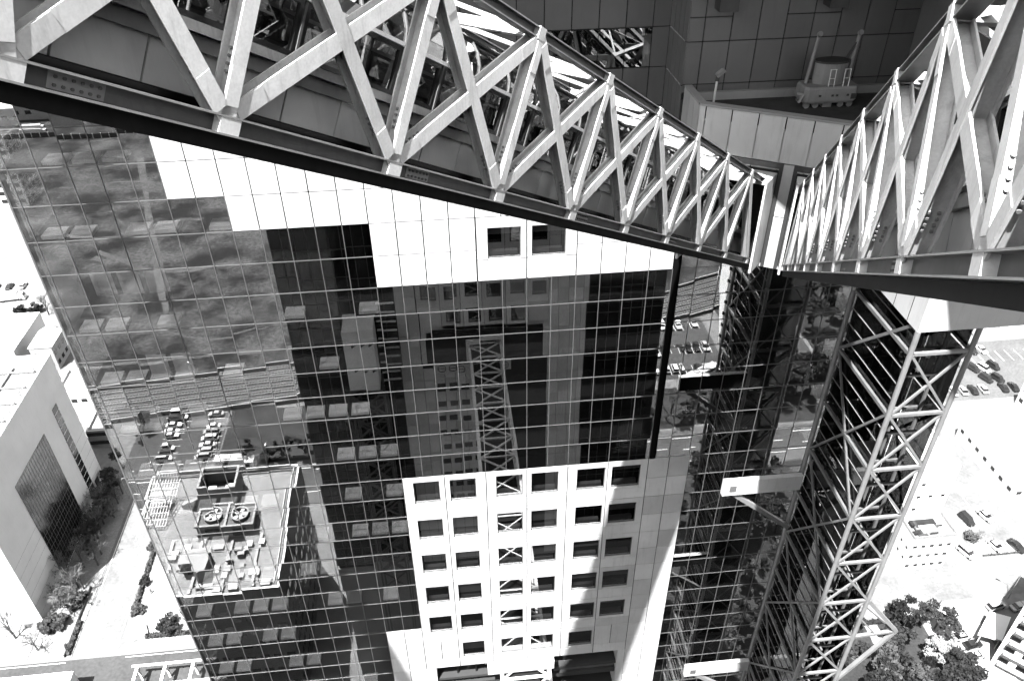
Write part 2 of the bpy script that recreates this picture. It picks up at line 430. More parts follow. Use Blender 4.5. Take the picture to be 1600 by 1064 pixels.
# glass below the white panels
Z0W = -41.82
rows = [z for z in ZR if z <= -25.57]
for a, b in zip(rows, rows[1:]):
    ks = [XL]+[colx(q) for q in range(-18, -5)]
    if a > -41.7: ks += [colx(q) for q in range(-5, 7)]
    if a < -60.1: ks = [x for x in ks if x < -7.2]
    for p, q in zip(ks, ks[1:]): panes.append((p, q, b, a))
zr = [-23.43]+rows
for a, b in zip(zr, zr[1:]):
    ks = [14.36 if a > Z0W+0.2 else colx(8)+0.12]+[colx(q) for q in range(7, 16)]
    ks = sorted(set(x for x in ks if x >= ks[0]-1e-6))
    for p, q in zip(ks, ks[1:]): panes.append((p, q, b, a))
for k_ in range(7, 15): panes.append((colx(k_), colx(k_+1), -23.43, -21.29))
panes.sort(key=lambda p: -(p[2]+p[3])+abs(p[0])*0.2)
rest = MB(); cnt = 0
for (x0, x1, z0, z1) in panes:
    rx, rz = random.gauss(0, 0.0015), random.gauss(0, 0.0015)
    c = Vector(((x0+x1)/2, D+0.03, (z0+z1)/2))
    if cnt < 300 and z1 > -70:
        piece('glass_pane', x1-x0-0.03, 0.02, z1-z0-0.03, 'facade_glass', ft, c, (rx, 0, rz)); cnt += 1
    else:
        ax = Vector((1, rz, 0)); az = Vector((0, -rx, 1)); ax.normalize(); az.normalize()
        rest.obox(c, ax, ax.cross(az)*-1, az, (x1-x0-0.03)/2, 0.01, (z1-z0-0.03)/2)
part('glass_panes', rest, 'facade_glass', ft, stuff=True)
# mullions and transoms
def mullion(x, z0, z1, w_=0.036):
    piece('mullion', w_, 0.06, z1-z0, 'mullion', ft, (x, D+0.02, (z0+z1)/2))
for k in range(-18, -12): mullion(colx(k), -80, -10.6)
mullion(colx(-12), -80, -19.14); mullion(colx(-11), -80, -19.14)
for k in range(-10, -5): mullion(colx(k), -80 if k <= -8 else -60.0, -21.29 if k < -6 else -25.58)
for k in range(-5, 7): mullion(colx(k), -41.8, -25.6)
for k in range(7, 15): mullion(colx(k), -80 if k > 8 else -41.8, -21.3)
mullion(colx(15), -80, -21.3)
piece('corner_post', 0.1, 0.5, 140, 'mullion', ft, (XL-0.05, D+0.25, -80.6))
def transom(x0, x1, z):
    piece('transom', x1-x0, 0.05, 0.036, 'mullion', ft, ((x0+x1)/2, D+0.022, z))
for r, z in enumerate(ZU):
    if r == 0: continue
    transom(XL, colx(-13) if z > -19.2 else (colx(-11) if z > -21.3 else colx(-6)), z)
for z in rows[1:]:
    transom(XL, colx(-6) if z > -59.9 else colx(-8)-0.05, z)
    if z > -41.7: transom(colx(-6)+0.03, colx(6), z)
    transom(14.36 if z > -41.7 else 17.0, XR, z)
# rounded dark corner column between the two glass fields
mb = MB()
for k in range(8):
    a0, a1 = PI*k/8, PI*(k+1)/8
    p0 = (14.12-0.23*math.cos(a0), D-0.10*math.sin(a0)+0.04); p1 = (14.12-0.23*math.cos(a1), D-0.10*math.sin(a1)+0.04)
    mb.quad((p0[0], p0[1], -41.8), (p1[0], p1[1], -41.8), (p1[0], p1[1], -21.3), (p0[0], p0[1], -21.3))
part('corner_column', mb, 'void', ft)
# floors and sill boxes behind the glass
for k in range(20):
    z = -25.58-4.06*k-2.03
    sb = MB().box(XL+0.1, XR-0.1, D+0.25, 44.38, z-0.35, z-0.02) if not (-63 < z < -43) else MB().box(XL+0.1, colx(-6), D+0.25, 44.38, z-0.35, z-0.02).box(17.2, XR-0.1, D+0.25, 44.38, z-0.35, z-0.02)
    part('floor_slab', sb, 'slab', ft)
for k in range(3):
    part('floor_slab', MB().box(XL+0.1, colx(-13), D+0.25, 44.38, [-12.7, -16.99, -21.29][k]-0.35, [-12.7, -16.99, -21.29][k]-0.02), 'slab', ft)
def sill(k0, z, dpt=1.05, mt='sill'):
    x0, x1 = colx(k0)+0.2, colx(k0+1)-0.12
    piece('sill', x1-x0, dpt, 0.22, mt, ft, ((x0+x1)/2, D+0.26+dpt/2, z+0.11))
for zi, z in enumerate([-16.99, -21.29]+[-25.58-4.06*k-2.03 for k in range(12)]):
    for k0 in range(-18, -6):
        if z > -19 and k0 >= -13: continue
        if z > -23 and k0 >= -11: continue
        if random.random() < (0.75 if k0 < -13 else 0.35): sill(k0, z+0.03)
    if z < -25 and z > -41:
        for k0 in (2, 3, 4, 5): sill(k0, z+0.03, 0.3, 'slab')
    if z < -27:
        for k0 in range(9, 14):
            if random.random() < 0.3: sill(k0, z+0.03, 0.3, 'slab')
# roller blinds half drawn in a few left-hand panes
for (k0, z) in ((-18, -35.9), (-17, -35.9), (-16, -31.8), (-15, -31.8), (-14, -35.9), (-15, -25.75), (-16, -25.75), (-17, -25.75), (-14, -35.95), (-15, -35.9)):
    piece('roller_blind', 1.2, 0.02, 1.5, 'blind', ft, (colx(k0)+0.8, D+0.8, z+1.1))

# lower white block with punched windows
WX = [(-3.52, -1.62), (-0.87, 1.05), (2.53, 4.50), (5.14, 7.17), (8.55, 10.68), (11.16, 13.36)]
BX = [-4.25, -1.225, 1.795, 4.815, 7.835, 10.855, 13.86]
for f in range(6):
    zt = Z0W-4.05*f
    for b in range(6):
        if f == 5 and b in (0, 5):
            for (a, c) in ((BX[b], (BX[b]+BX[b+1])/2), ((BX[b]+BX[b+1])/2, BX[b+1])): panel(a, c, zt-2.81, zt)
            panel(BX[b], BX[b+1], zt-4.05, zt-2.81); continue
        framed_panel(BX[b], BX[b+1], zt-2.95, zt, WX[b][0], WX[b][1], zt-2.84, zt-0.52)
        panel(BX[b], BX[b+1], zt-4.05, zt-2.95)
ze = Z0W-24.3
for r in range(19):
    zt = Z0W-2.03*r
    for a, c in ((13.86, 15.43), (15.43, 17.0)):
        piece('wall_panel', c-a-G_, 0.06, 2.03-G_, 'white_panel', ft, ((a+c)/2, D+0.03, zt-1.015), (0, 0, random.gauss(0, 0.004)))
for r in range(9):
    zt = -60.0-2.03*r
    for a, c in ((-7.27, -5.76), (-5.76, -4.25)): panel(a, c, zt-2.03, zt)
bk = MB().box(-4.25, 17.0, D+1.3, D+1.4, ze, Z0W+0.0).box(13.87, 17.0, D+0.075, D+0.2, -80, Z0W).box(-7.27, -4.25, D+0.075, D+0.2, -80, -60.0)
part('backing_wall', bk, 'joint', ft)
# recessed bridge lobby at the foot of the white block
part('lobby_floor', MB().box(-3.4, 13.2, D+0.3, D+7.9, -70.0, -69.4), 'slab', ft)
part('lobby_wall', MB().box(-3.4, 13.2, D+8.0, D+8.2, -69.4, ze), 'grey_shade_panel', ft)
part('lobby_side', MB().box(13.2, 13.86, D+0.02, D+8.0, -80, ze-0.01), 'white_panel', ft)
part('lobby_side', MB().box(-4.25, -3.4, D+0.02, D+8.0, -80, ze-0.01), 'white_panel', ft)
part('lobby_rail', MB().box(7.4, 13.1, D+0.5, D+0.6, -69.3, -68.6), 'mullion', ft)
part('lobby_screen', MB().box(1.0, 6.0, D+1.2, D+1.3, -69.3, -66.4), 'white_panel', ft)
for x in (-1.6, 0.1): part('lobby_post', MB().box(x, x+0.15, D+0.6, D+0.75, -69.3, ze), 'frame_black', ft)
part('lower_wall', MB().box(-7.2, 17.0, D+0.1, D+0.3, ZG, -80).box(XL, -7.21, D+0.1, D+0.3, ZG, -84).box(17.01, XR, D+0.1, D+0.3, ZG, -84), 'grey_shade_panel', ft)
part('side_wall', MB().box(XL-0.05, XL+0.1, D+0.6, 76, ZG, -10.6).box(XR+0.02, XR+0.2, D+0.1, 76, ZG, -22.5), 'facade_glass', ft)
part('roof_deck', MB().box(-2.2, 13.6, D+0.1, 46.0, -17.4, -17.05), 'grey_shade_panel', ft)
part('setback_side', MB().box(-2.25, -2.1, D+0.1, 46.0, -17.0, -10.6), 'white_panel', ft)

# set-back upper storeys: wall W (y 46), return, wall T (y 42.7), shade put into a greyer panel colour
YW, YT = 46.05, 42.7
def upanel(x0, x1, z0, z1, y, mt='grey_shade_panel'):
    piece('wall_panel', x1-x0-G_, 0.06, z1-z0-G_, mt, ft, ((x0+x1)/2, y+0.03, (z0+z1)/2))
part('backing_wall', MB().box(-2.2, 13.61, YW+0.075, YW+0.25, -17.05, -3.2).box(13.615, 26.4, YT+0.075, YT+0.25, -15.6, -3.2), 'joint', ft)
wx = [13.61-1.0]+[12.61-1.56*k for k in range(1, 10)]; wx = [13.61]+wx
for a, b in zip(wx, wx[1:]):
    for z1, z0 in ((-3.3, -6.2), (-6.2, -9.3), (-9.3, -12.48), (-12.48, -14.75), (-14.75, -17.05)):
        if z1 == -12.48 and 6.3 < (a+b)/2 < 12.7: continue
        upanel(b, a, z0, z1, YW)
wn = part('window', MB().box(6.37, 12.61, YW-0.012, YW+0.07, -14.75, -14.71).box(6.37, 12.61, YW-0.012, YW+0.07, -12.52, -12.48), 'frame_black', ft)
for k in range(4):
    part('pane', MB().quad((6.39+1.56*k, YW+0.02, -14.7), (7.91+1.56*k, YW+0.02, -14.7), (7.91+1.56*k, YW+0.02, -12.53), (6.39+1.56*k, YW+0.02, -12.53)), 'window_glass', wn)
ty = [YW, 45.2, 44.3, 43.5, YT]
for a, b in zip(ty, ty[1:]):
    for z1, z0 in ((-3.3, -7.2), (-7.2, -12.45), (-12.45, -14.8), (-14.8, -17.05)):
        piece('wall_panel', 0.06, a-b-G_, z1-z0-G_, 'grey_shade_panel', ft, (13.64, (a+b)/2, (z0+z1)/2))
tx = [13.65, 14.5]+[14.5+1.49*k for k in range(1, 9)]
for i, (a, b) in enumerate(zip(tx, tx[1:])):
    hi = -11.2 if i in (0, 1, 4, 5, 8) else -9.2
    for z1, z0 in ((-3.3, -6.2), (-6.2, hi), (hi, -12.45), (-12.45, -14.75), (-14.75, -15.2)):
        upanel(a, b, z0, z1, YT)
for x in (14.9, 20.8): part('bracket', MB().box(x, x+1.0, YT-0.9, YT-0.005, -10.75, -9.6), 'steel_dark', ft)
part('upper_side_wall', MB().box(26.42, 30, 33.5, YT+0.2, -15.6, -3.3), 'grey_shade_panel', ft)
# terrace floor, kerb, slat deck
UB = Vector((math.cos(math.radians(-30)), math.sin(math.radians(-30)), 0)); NB = Vector((UB.y, -UB.x, 0))  # NB faces the camera
PC = Vector((13.8, 39.78, 0))
def pp(s_, z, o=0.0):
    v = PC+UB*s_+NB*o; return Vector((v.x, v.y, z))
PL = 13.4
e_ = pp(PL, 0)
mb = MB().prism([(13.86, YT-0.01), (13.86, 39.84), (pp(PL, 0, -0.08).x, pp(PL, 0, -0.08).y), (27.3, 34.0), (27.3, YT-0.01)], -23.5, -15.6)
part('terrace_block', mb, 'white_panel', ft)
part('terrace_floor', MB().prism([(13.95, YT-0.02), (13.95, 40.0), (pp(PL-0.1, 0, -0.45).x, pp(PL-0.1, 0, -0.45).y), (26.4, 34.6), (26.4, YT-0.02)], -15.598, -15.59), 'slab_dark', ft)
part('terrace_kerb', MB().box(13.9, 26.4, YT-0.25, YT-0.003, -15.59, -15.15), 'concrete', ft)
for k in range(9):
    a = pp(1.2+1.3*k, -15.575, -0.35); b = a+Vector((0.95, 2.2, 0)); 
    if b.y > YT-0.4: b = a+(b-a)*((YT-0.4-a.y)/(b.y-a.y))
    part('deck_slat', MB().bar(a, b, 0.55, 0.02, X_), 'slab' if k % 2 else 'steel_dark', ft)
# parapet and portal face panels
zp = [-14.82, -17.3, -20.35, -23.55]
sp = [0, 0.35]+[0.35+1.37*k for k in range(1, 10)]
PORT = ((0.3, 3.75, -18.2), (5.35, 10.6, -17.85))
for a, b in zip(sp, sp[1:]):
    for z1, z0 in zip(zp, zp[1:]):
        ob = piece('wall_panel', b-a-G_, 0.07, z1-z0-G_, 'white_panel', ft, pp((a+b)/2, (z0+z1)/2, 0.0), (0, 0, math.radians(-30)))
for a, b in ((39.8, 40.7), (40.7, 41.6), (41.6, 42.65)):
    for z1, z0 in zip(zp, zp[1:]):
        piece('wall_panel', 0.07, b-a-G_, z1-z0-G_, 'white_panel', ft, (13.82, (a+b)/2, (z0+z1)/2))
part('coping', MB().obox(pp(PL/2, -14.78, -0.16), UB, NB, Z_, PL/2, 0.24, 0.05), 'concrete', ft)
part('coping', MB().box(13.79, 14.2, 40.05, YT-0.02, -14.83, -14.74), 'concrete', ft)
# collars round the two bridge mouths: dark shadow-gap frame and a projecting sleeve
def collar(d, e, a0, a1, near, far):
    d = Vector(d); h = Vector((d.x, d.y, 0)).normalized(); n = Vector((h.y, -h.x, 0))
    fr = MB(); sl_ = MB()
    def on(a, z):    # point of the sleeve edge on the portal face
        p = Vector((e[0], e[1], 0))+n*a; t = ((PC-p).dot(NB))/(h.dot(NB)); q = p+h*t; return Vector((q.x, q.y, z))
    for a, th in ((a0, 0.12), (a1, -0.12)):
        q = on(a, 0)
        sl_.hexa([q-h*near+Vector((0, 0, -23.3)), q-h*near+n*th+Vector((0, 0, -23.3)), q+n*th+h*far+Vector((0, 0, -23.3)), q+h*far+Vector((0, 0, -23.3)),
                  q-h*near+Vector((0, 0, -18.0)), q-h*near+n*th+Vector((0, 0, -18.0)), q+n*th+h*far+Vector((0, 0, -18.0)), q+h*far+Vector((0, 0, -18.0))])
    q0, q1 = on(a0, 0), on(a1, 0)
    sl_.hexa([q0-h*near+Z_*-18, q1-h*near+Z_*-18, q1+h*far+Z_*-18, q0+h*far+Z_*-18, q0-h*near+Z_*-17.85, q1-h*near+Z_*-17.85, q1+h*far+Z_*-17.85, q0+h*far+Z_*-17.85])
    part('collar', sl_, 'white_panel', ft)
    s0, s1 = (q0-PC).dot(UB), (q1-PC).dot(UB)
    lo, hi = min(s0, s1)-0.24, max(s0, s1)+0.24
    for a, b, z0, z1 in ((lo, hi, -17.6, -17.3), (lo, lo+0.2, -23.5, -17.6), (hi-0.2, hi, -23.5, -17.6)):
        fr.obox(pp((a+b)/2, (z0+z1)/2, 0.05), UB, NB, Z_, (b-a)/2, 0.03, (z1-z0)/2)
    part('portal_frame', fr, 'steel_dark', ft)
    part('portal_back', MB().obox(pp((lo+hi)/2, -20.5, 0.02), UB, NB, Z_, (hi-lo)/2-0.2, 0.03, 2.8), 'dark_core', ft)
DL = Vector((0.5668, 0.6562, -0.4981)); EL = Vector((17.339, 37.712, -23.366))
DR = Vector((0.3399, 0.7960, -0.5009)); ER = Vector((18.856, 36.862, -23.395))
collar(DL, EL, -3.75, 0.42, 1.5, 0.1)
collar(DR, ER, -0.30, 3.75, 1.0, 0.1)

# ================================================================== overhead deck with round opening (out of view; opening sized and shifted to place shade on the walls)
deck = thing('sky_deck', 'deck bridging the two towers overhead, with a large round opening', 'deck', (4, 25, 0))
mb = MB(); NS = 64; cx, cyy, rr = -7.0, 11.0, 27.0
x0, x1, y0, y1 = -24.0, 34.0, -40.0, 76.0
def outer(t):
    c, s_ = math.cos(t), math.sin(t); k = 1e9
    if c > 1e-6: k = min(k, (x1-cx)/c)
    if c < -1e-6: k = min(k, (x0-cx)/c)
    if s_ > 1e-6: k = min(k, (y1-cyy)/s_)
    if s_ < -1e-6: k = min(k, (y0-cyy)/s_)
    return max(k, 0.1)
for k in range(NS):
    ta, tb = 2*PI*k/NS, 2*PI*(k+1)/NS
    ia = min(rr, outer(ta)-0.4); ib = min(rr, outer(tb)-0.4)
    P = [(cx+ia*math.cos(ta), cyy+ia*math.sin(ta)), (cx+outer(ta)*math.cos(ta), cyy+outer(ta)*math.sin(ta)), (cx+outer(tb)*math.cos(tb), cyy+outer(tb)*math.sin(tb)), (cx+ib*math.cos(tb), cyy+ib*math.sin(tb))]
    mb.hexa([(a, b, 0.8) for a, b in P]+[(a, b, 5.5) for a, b in P])
part('deck_ring', mb, 'grey_shade_panel', deck)

# ================================================================== escalator bridges: inclined steel trusses round a glass tube
SP = 4.4
def bridge(label, d, e, side, tb, tt, tmax, hgt):
    """side: +1 when the visible truss is the one on the right of the walking direction (tube lies to its left)"""
    d = d.normalized(); h = Vector((d.x, d.y, 0)).normalized(); n = Vector((h.y, -h.x, 0))
    inn = -n*side                    # towards the tube
    v = n.cross(d).normalized()      # up, square to the slope
    if v.z < 0: v = -v
    Wd = 3.6
    root = thing('escalator_bridge', label, 'escalator bridge', tuple(e), 'escalator bridges')
    def P(t, a=0.0, up=0.0, vv=0.0): return e-d*t+inn*a+Z_*up+v*vv
    def hbeam(name, A, B, wd, dp, mt='steel', sidev=None, bolts=False):
        """H section: flanges parallel to the truss plane, web across"""
        ax = (B-A).normalized(); q = ax.cross(inn).normalized(); mb_ = MB()
        for s_ in (-1, 1): mb_.bar(A+inn*(s_*(dp/2-0.018)), B+inn*(s_*(dp/2-0.018)), wd, 0.036, q)
        mb_.bar(A, B, 0.03, dp-0.075, q)
        o = part(name, mb_, mt, root)
        if bolts:
            bm = MB(); L = (B-A).length
            for r in range(4):
                for c in (-0.07, 0.07):
                    p = A+ax*(0.75+0.13*r)+inn*c
                    for s_ in (-1, 1): bm.tube(p+q*(s_*0.015), p+q*(s_*0.055), 0.032, n=6)
            part('bolt_group', bm, 'steel_mid', o, stuff=True)
            for t_ in (0.55, L-0.55):
                for s_ in (-1, 1):
                    part('splice_plate', MB().bar(A+ax*(t_-0.33)-inn*(dp/2+0.006), A+ax*(t_+0.33)-inn*(dp/2+0.006), wd-0.02, 0.012, q), mt, o) if s_ > 0 else None
        return o
    nb = int((tmax-tb)/SP)+1
    bot = [tb+SP*k for k in range(-1, nb+1) if 0.3 < tb+SP*k < tmax]; top = [tt+SP*k for k in range(-1, nb+1) if 0.3 < tt+SP*k < tmax]
    if side > 0: bot = [t for t in bot if t < 40]+[40.5, 44.9]
    for a, lab in ((0.0, 'near'), (Wd, 'far')):
        # chords: I sections lying with their web in the truss plane
        for nm, up, hh, t1 in (('bottom_chord', 0.0, 0.33, tmax), ('top_chord', hgt, 0.26, tmax)):
            A, B = P(t1, a, up), P(0.2, a, up); mbw = MB(); fl = MB()
            mbw.bar(A, B, 0.03, hh-0.05, inn)
            for s_ in (-1, 1): fl.bar(A+v*(s_*(hh/2-0.015)), B+v*(s_*(hh/2-0.015)), 0.40 if nm[0] == 'b' else 0.34, 0.032, inn)
            o = part(nm, mbw, 'chord_web', root); part('flange', fl, 'steel_mid', o)
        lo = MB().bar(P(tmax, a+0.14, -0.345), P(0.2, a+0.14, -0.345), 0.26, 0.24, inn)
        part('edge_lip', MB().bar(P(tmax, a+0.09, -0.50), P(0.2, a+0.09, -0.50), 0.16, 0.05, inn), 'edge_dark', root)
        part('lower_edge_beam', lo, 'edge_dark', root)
        for t in bot:
            mb_ = MB().obox(P(t, a), d, inn, v, 0.21, 0.195, 0.160)
            part('node_plate', mb_, 'steel', root)
        for t in top:
            mb_ = MB().obox(P(t, a, hgt), d, inn, v, 0.16, 0.185, 0.155)
            part('node_plate', mb_, 'steel', root)
        wd, dp = 0.30, 0.36
        for t in top:
            T0 = P(t, a, hgt-0.10)
            for bt in bot:
                dt = bt-t
                if abs(dt) < 3.0 or 5.1 < dt < 8.2:
                    hbeam('diagonal', P(bt, a, 0.12), T0, wd if dt < 5 else wd+0.04, dp if dt < 5 else dp-0.045, 'steel', bolts=(a == 0.0 and bt > 12))
    for k_, t in enumerate(bot):
        if k_ % 2 == 0 or t < 8: continue
        sp_ = part('splice_plate', MB().obox(P(t-1.0, -0.022), d, inn, v, 0.42, 0.008, 0.12), 'steel_mid', root); bm = MB()
        for r in range(6):
            for c in (-0.06, 0.06): p_ = P(t-1.0-0.33+0.13*r, -0.03)+v*c; bm.tube(p_, p_-inn*0.03, 0.026, n=6)
        part('bolt_group', bm, 'chord_web', sp_, stuff=True)
    # cross beams and bracing between the two top chords, floor beams below
    for i, t in enumerate(top):
        part('cross_beam', MB().bar(P(t, 0.18, hgt), P(t, Wd-0.18, hgt), 0.22, 0.26, d), 'steel', root)
        if i+1 < len(top):
            part('roof_brace', MB().bar(P(t, 0.2, hgt), P(top[i+1], Wd-0.2, hgt), 0.10, 0.10, Z_), 'steel', root)
            part('roof_brace', MB().bar(P(top[i+1], 0.2, hgt-0.11), P(t, Wd-0.2, hgt-0.11), 0.10, 0.10, Z_), 'steel', root)
    for t in bot: part('floor_beam', MB().bar(P(t, 0.2, -0.1), P(t, Wd-0.2, -0.1), 0.25, 0.3, d), 'steel_mid', root)
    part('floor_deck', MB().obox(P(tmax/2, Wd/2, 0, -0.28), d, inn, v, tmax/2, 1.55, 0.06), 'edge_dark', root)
    # tube: clad base, ledge, window band, curved glazing
    a0, a1 = 0.62, Wd-0.62; half = (a1-a0)/2; am = Wd/2
    vb, vl, vw, vc = 0.30, 1.30, 1.48, 2.60
    PM = SP/3; npn = int(tmax/PM)
    arc = []
    for k in range(6):
        th = (PI/2)*k/5; arc.append((half*(1-math.cos(th)), 1.10*math.sin(th)))     # inward, up
    cl = MB().box(-PM/2+0.02, PM/2-0.02, -0.03, 0.03, -(vl-vb)/2, (vl-vb)/2)
    def loc_mesh(name, fn, mt):
        me = bpy.data.meshes.new(name); mb_ = MB(); fn(mb_); me.from_pydata(mb_.v, [], mb_.f); me.update(); me.materials.append(MATS[mt]); return me
    # meshes in local axes: x along slope (downhill), y towards tube centre, z square to slope
    M_pan = loc_mesh('side_panel', lambda q: q.box(-PM/2+0.02, PM/2-0.02, 0, 0.05, vb, vl), 'cladding')
    def fr_(q):
        x0, x1, z0, z1 = -PM/2+0.045, PM/2-0.045, vw+0.03, vc-0.05
        for A, B, C_, E_ in ((x0, x1, z0, z0+0.09), (x0, x1, z1-0.09, z1), (x0, x0+0.09, z0+0.09, z1-0.09), (x1-0.09, x1, z0+0.09, z1-0.09)): q.box(A, B, -0.02, 0.07, C_, E_)
    M_frm = loc_mesh('window_frame', fr_, 'frame_black')
    M_pan_w = loc_mesh('pane', lambda q: q.quad((-PM/2+0.13, 0.03, vw+0.11), (PM/2-0.13, 0.03, vw+0.11), (PM/2-0.13, 0.03, vc-0.13), (-PM/2+0.13, 0.03, vc-0.13)), 'tube_window')
    def rib_(q):
        q.box(-0.03, 0.03, -0.04, 0.04, vw, vc)
        for (ya, za), (yb, zb) in zip(arc, arc[1:]):
            q.hexa([(-0.025, ya-0.04, vc+za), (0.025, ya-0.04, vc+za), (0.025, ya+0.05, vc+za-0.03), (-0.025, ya+0.05, vc+za-0.03), (-0.025, yb-0.04, vc+zb+0.01), (0.025, yb-0.04, vc+zb+0.01), (0.025, yb+0.05, vc+zb-0.03), (-0.025, yb+0.05, vc+zb-0.03)])
    M_rib = loc_mesh('rib', rib_, 'chord_web')
    def cg_(q):
        for (ya, za), (yb, zb) in zip(arc, arc[1:]): q.quad((-PM/2+0.035, ya, vc+za), (PM/2-0.035, ya, vc+za), (PM/2-0.035, yb, vc+zb), (-PM/2+0.035, yb, vc+zb))
    M_cg = loc_mesh('curved_glass', cg_, 'tube_glass')
    for a, sg in ((a0, 1), (a1, -1)):
        R_ = Matrix((d, inn*sg, v)).transposed().to_4x4()
        for k in range(npn):
            t = (k+0.5)*PM; o_ = -d*t+inn*a
            for nm, me in (('side_panel', M_pan), ('window_frame', M_frm), ('curved_glass', M_cg), ('rib', M_rib)):
                if sg < 0 and nm in ('side_panel',): pass
                ob = link(nm, me, root); ob.matrix_local = Matrix.Translation(o_ if nm != 'rib' else o_+d*(PM/2)) @ R_
                if nm == 'window_frame':
                    pn = link('pane', M_pan_w, ob)
        s_ = inn*sg
        part('ledge', MB().bar(P(tmax, a, 0, (vl+vw)/2)-s_*0.10, P(0.2, a, 0, (vl+vw)/2)-s_*0.10, 0.34, vw-vl-0.01, inn), 'steel', root)
        part('ledge_skirt', MB().bar(P(tmax, a, 0, vl-0.14)-s_*0.06, P(0.2, a, 0, vl-0.14)-s_*0.06, 0.10, 0.24, inn), 'steel_mid', root)
        part('rail', MB().bar(P(tmax, a, 0, vc)-s_*0.04, P(0.2, a, 0, vc)-s_*0.04, 0.10, 0.085, inn), 'steel', root)
        part('rail', MB().bar(P(tmax, a, 0, vc+arc[3][1]+0.02)+s_*(arc[3][0]-0.03), P(0.2, a, 0, vc+arc[3][1]+0.02)+s_*(arc[3][0]-0.03), 0.06, 0.05, inn), 'frame_black', root)
    for a_ in (a0-0.02, a1+0.02): part('floor_edge', MB().bar(P(tmax, a_, 0, 0.0), P(0.2, a_, 0, 0.0), 0.08, 0.56, inn), 'gloss_black', root)  # floor edge in black, putting in the shade of the cladding gap
    # escalator inside
    part('escalator', MB().obox(P(tmax/2, am, 0, 0.5), d, inn, v, tmax/2-0.3, 0.62, 0.3), 'steel_dark', root)
    for s_ in (-0.62, 0.62): part('handrail', MB().bar(P(tmax-0.5, am+s_, 0, 1.75), P(0.7, am+s_, 0, 1.75), 0.09, 0.06, inn), 'rubber', root)
    for s_ in (-0.62, 0.62): part('balustrade', MB().obox(P(tmax/2, am+s_, 0, 1.28), d, inn, v, tmax/2-0.5, 0.02, 0.44), 'steel_mid', root)
    part('ceiling_rail', MB().bar(P(tmax, am, 0, vc+1.06), P(0.2, am, 0, vc+1.06), 0.3, 0.08, inn), 'steel', root)
    return root
bridge('inclined escalator bridge crossing from the upper left corner of the picture', DL, EL, 1, 1.749, 3.873, 48.0, 4.82)
bridge('inclined escalator bridge at the right edge, with white riveted truss members', DR, ER, -1, 2.067, 4.126, 42.5, 4.70)

# ================================================================== lift shaft
SX0, SX1, SY0, SY1 = 22.8, 26.0, 29.6, 35.78
ZT = -22.92; BH = 4.09; N1 = -24.36      # first node level
ls = thing('lift_shaft', 'tall cross-braced glass lift shaft standing before the facade', 'lift shaft', ((SX0+SX1)/2, (SY0+SY1)/2, ZG))
for x, y in ((SX0, SY0), (SX1, SY0), (SX0, SY1), (SX1, SY1)):
    part('column', MB().tube((x, y, ZG), (x, y, ZT), 0.14, n=12), 'shaft_steel', ls)
lev = [N1-BH*k for k in range(0, 31)]
for i, z in enumerate(lev):
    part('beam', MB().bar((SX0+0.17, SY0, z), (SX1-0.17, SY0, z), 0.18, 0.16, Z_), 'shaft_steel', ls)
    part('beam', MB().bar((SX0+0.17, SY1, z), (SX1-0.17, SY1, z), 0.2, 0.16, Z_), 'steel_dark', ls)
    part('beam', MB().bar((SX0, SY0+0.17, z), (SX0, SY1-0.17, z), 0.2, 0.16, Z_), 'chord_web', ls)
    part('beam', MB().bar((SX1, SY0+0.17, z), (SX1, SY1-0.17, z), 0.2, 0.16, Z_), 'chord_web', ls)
    if i+1 < len(lev):
        zb = lev[i+1]
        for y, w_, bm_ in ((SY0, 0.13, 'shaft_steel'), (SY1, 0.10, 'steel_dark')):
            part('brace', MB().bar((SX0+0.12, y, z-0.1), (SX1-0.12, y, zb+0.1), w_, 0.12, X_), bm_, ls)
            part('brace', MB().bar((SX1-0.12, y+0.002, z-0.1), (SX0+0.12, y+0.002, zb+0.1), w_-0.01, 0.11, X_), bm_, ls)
        for ya_, yb_ in ((SY0+0.7, SY0+0.82), (SY1-0.9, SY1-0.8)): part('landing_beam', MB().box(SX0+0.5, SX1-0.5, ya_, yb_, (z+zb)/2-0.07, (z+zb)/2+0.07), 'steel_dark', ls)
    if i % 2 == 1 and i+2 < len(lev):
        zb = lev[i+2]
        for x in (SX0, SX1):
            part('brace', MB().bar((x, SY0+0.12, z), (x, SY1-0.12, zb), 0.14, 0.12, Y_), 'chord_web', ls)
            part('brace', MB().bar((x+0.002, SY1-0.12, z), (x+0.002, SY0+0.12, zb), 0.13, 0.11, Y_), 'chord_web', ls)
for x in (SX0, SX1):
    part('brace', MB().bar((x, SY1-0.12, N1-BH), (x, SY0+0.5, ZT), 0.17, 0.12, Y_), 'chord_web', ls)
for i in range(-1, 30):
    zt = N1-BH*i if i >= 0 else ZT; zb = N1-BH*(i+1)
    for (ya, yb) in ((SY0+0.2, (SY0+SY1)/2), ((SY0+SY1)/2, SY1-0.2)):
        piece('glass_pane', 0.02, yb-ya-0.05, zt-zb-0.28, 'shaft_glass', ls, (SX0+0.14, (ya+yb)/2, (zt+zb)/2))
        piece('glass_pane', 0.02, yb-ya-0.05, zt-zb-0.28, 'shaft_glass', ls, (SX1-0.14, (ya+yb)/2, (zt+zb)/2))
    piece('glass_pane', SX1-SX0-0.45, 0.02, zt-zb-0.28, 'shaft_glass', ls, ((SX0+SX1)/2, SY1-0.16, (zt+zb)/2))
for i in range(0, 112):
    zz = ZT-0.6-1.02*i
    piece('glazing_bar', 0.035, SY1-SY0-0.3, 0.04, 'shaft_steel', ls, (SX0+0.10, (SY0+SY1)/2, zz))
    if i % 2 == 0: piece('glazing_bar', 0.035, SY1-SY0-0.3, 0.04, 'chord_web', ls, (SX1-0.10, (SY0+SY1)/2, zz))
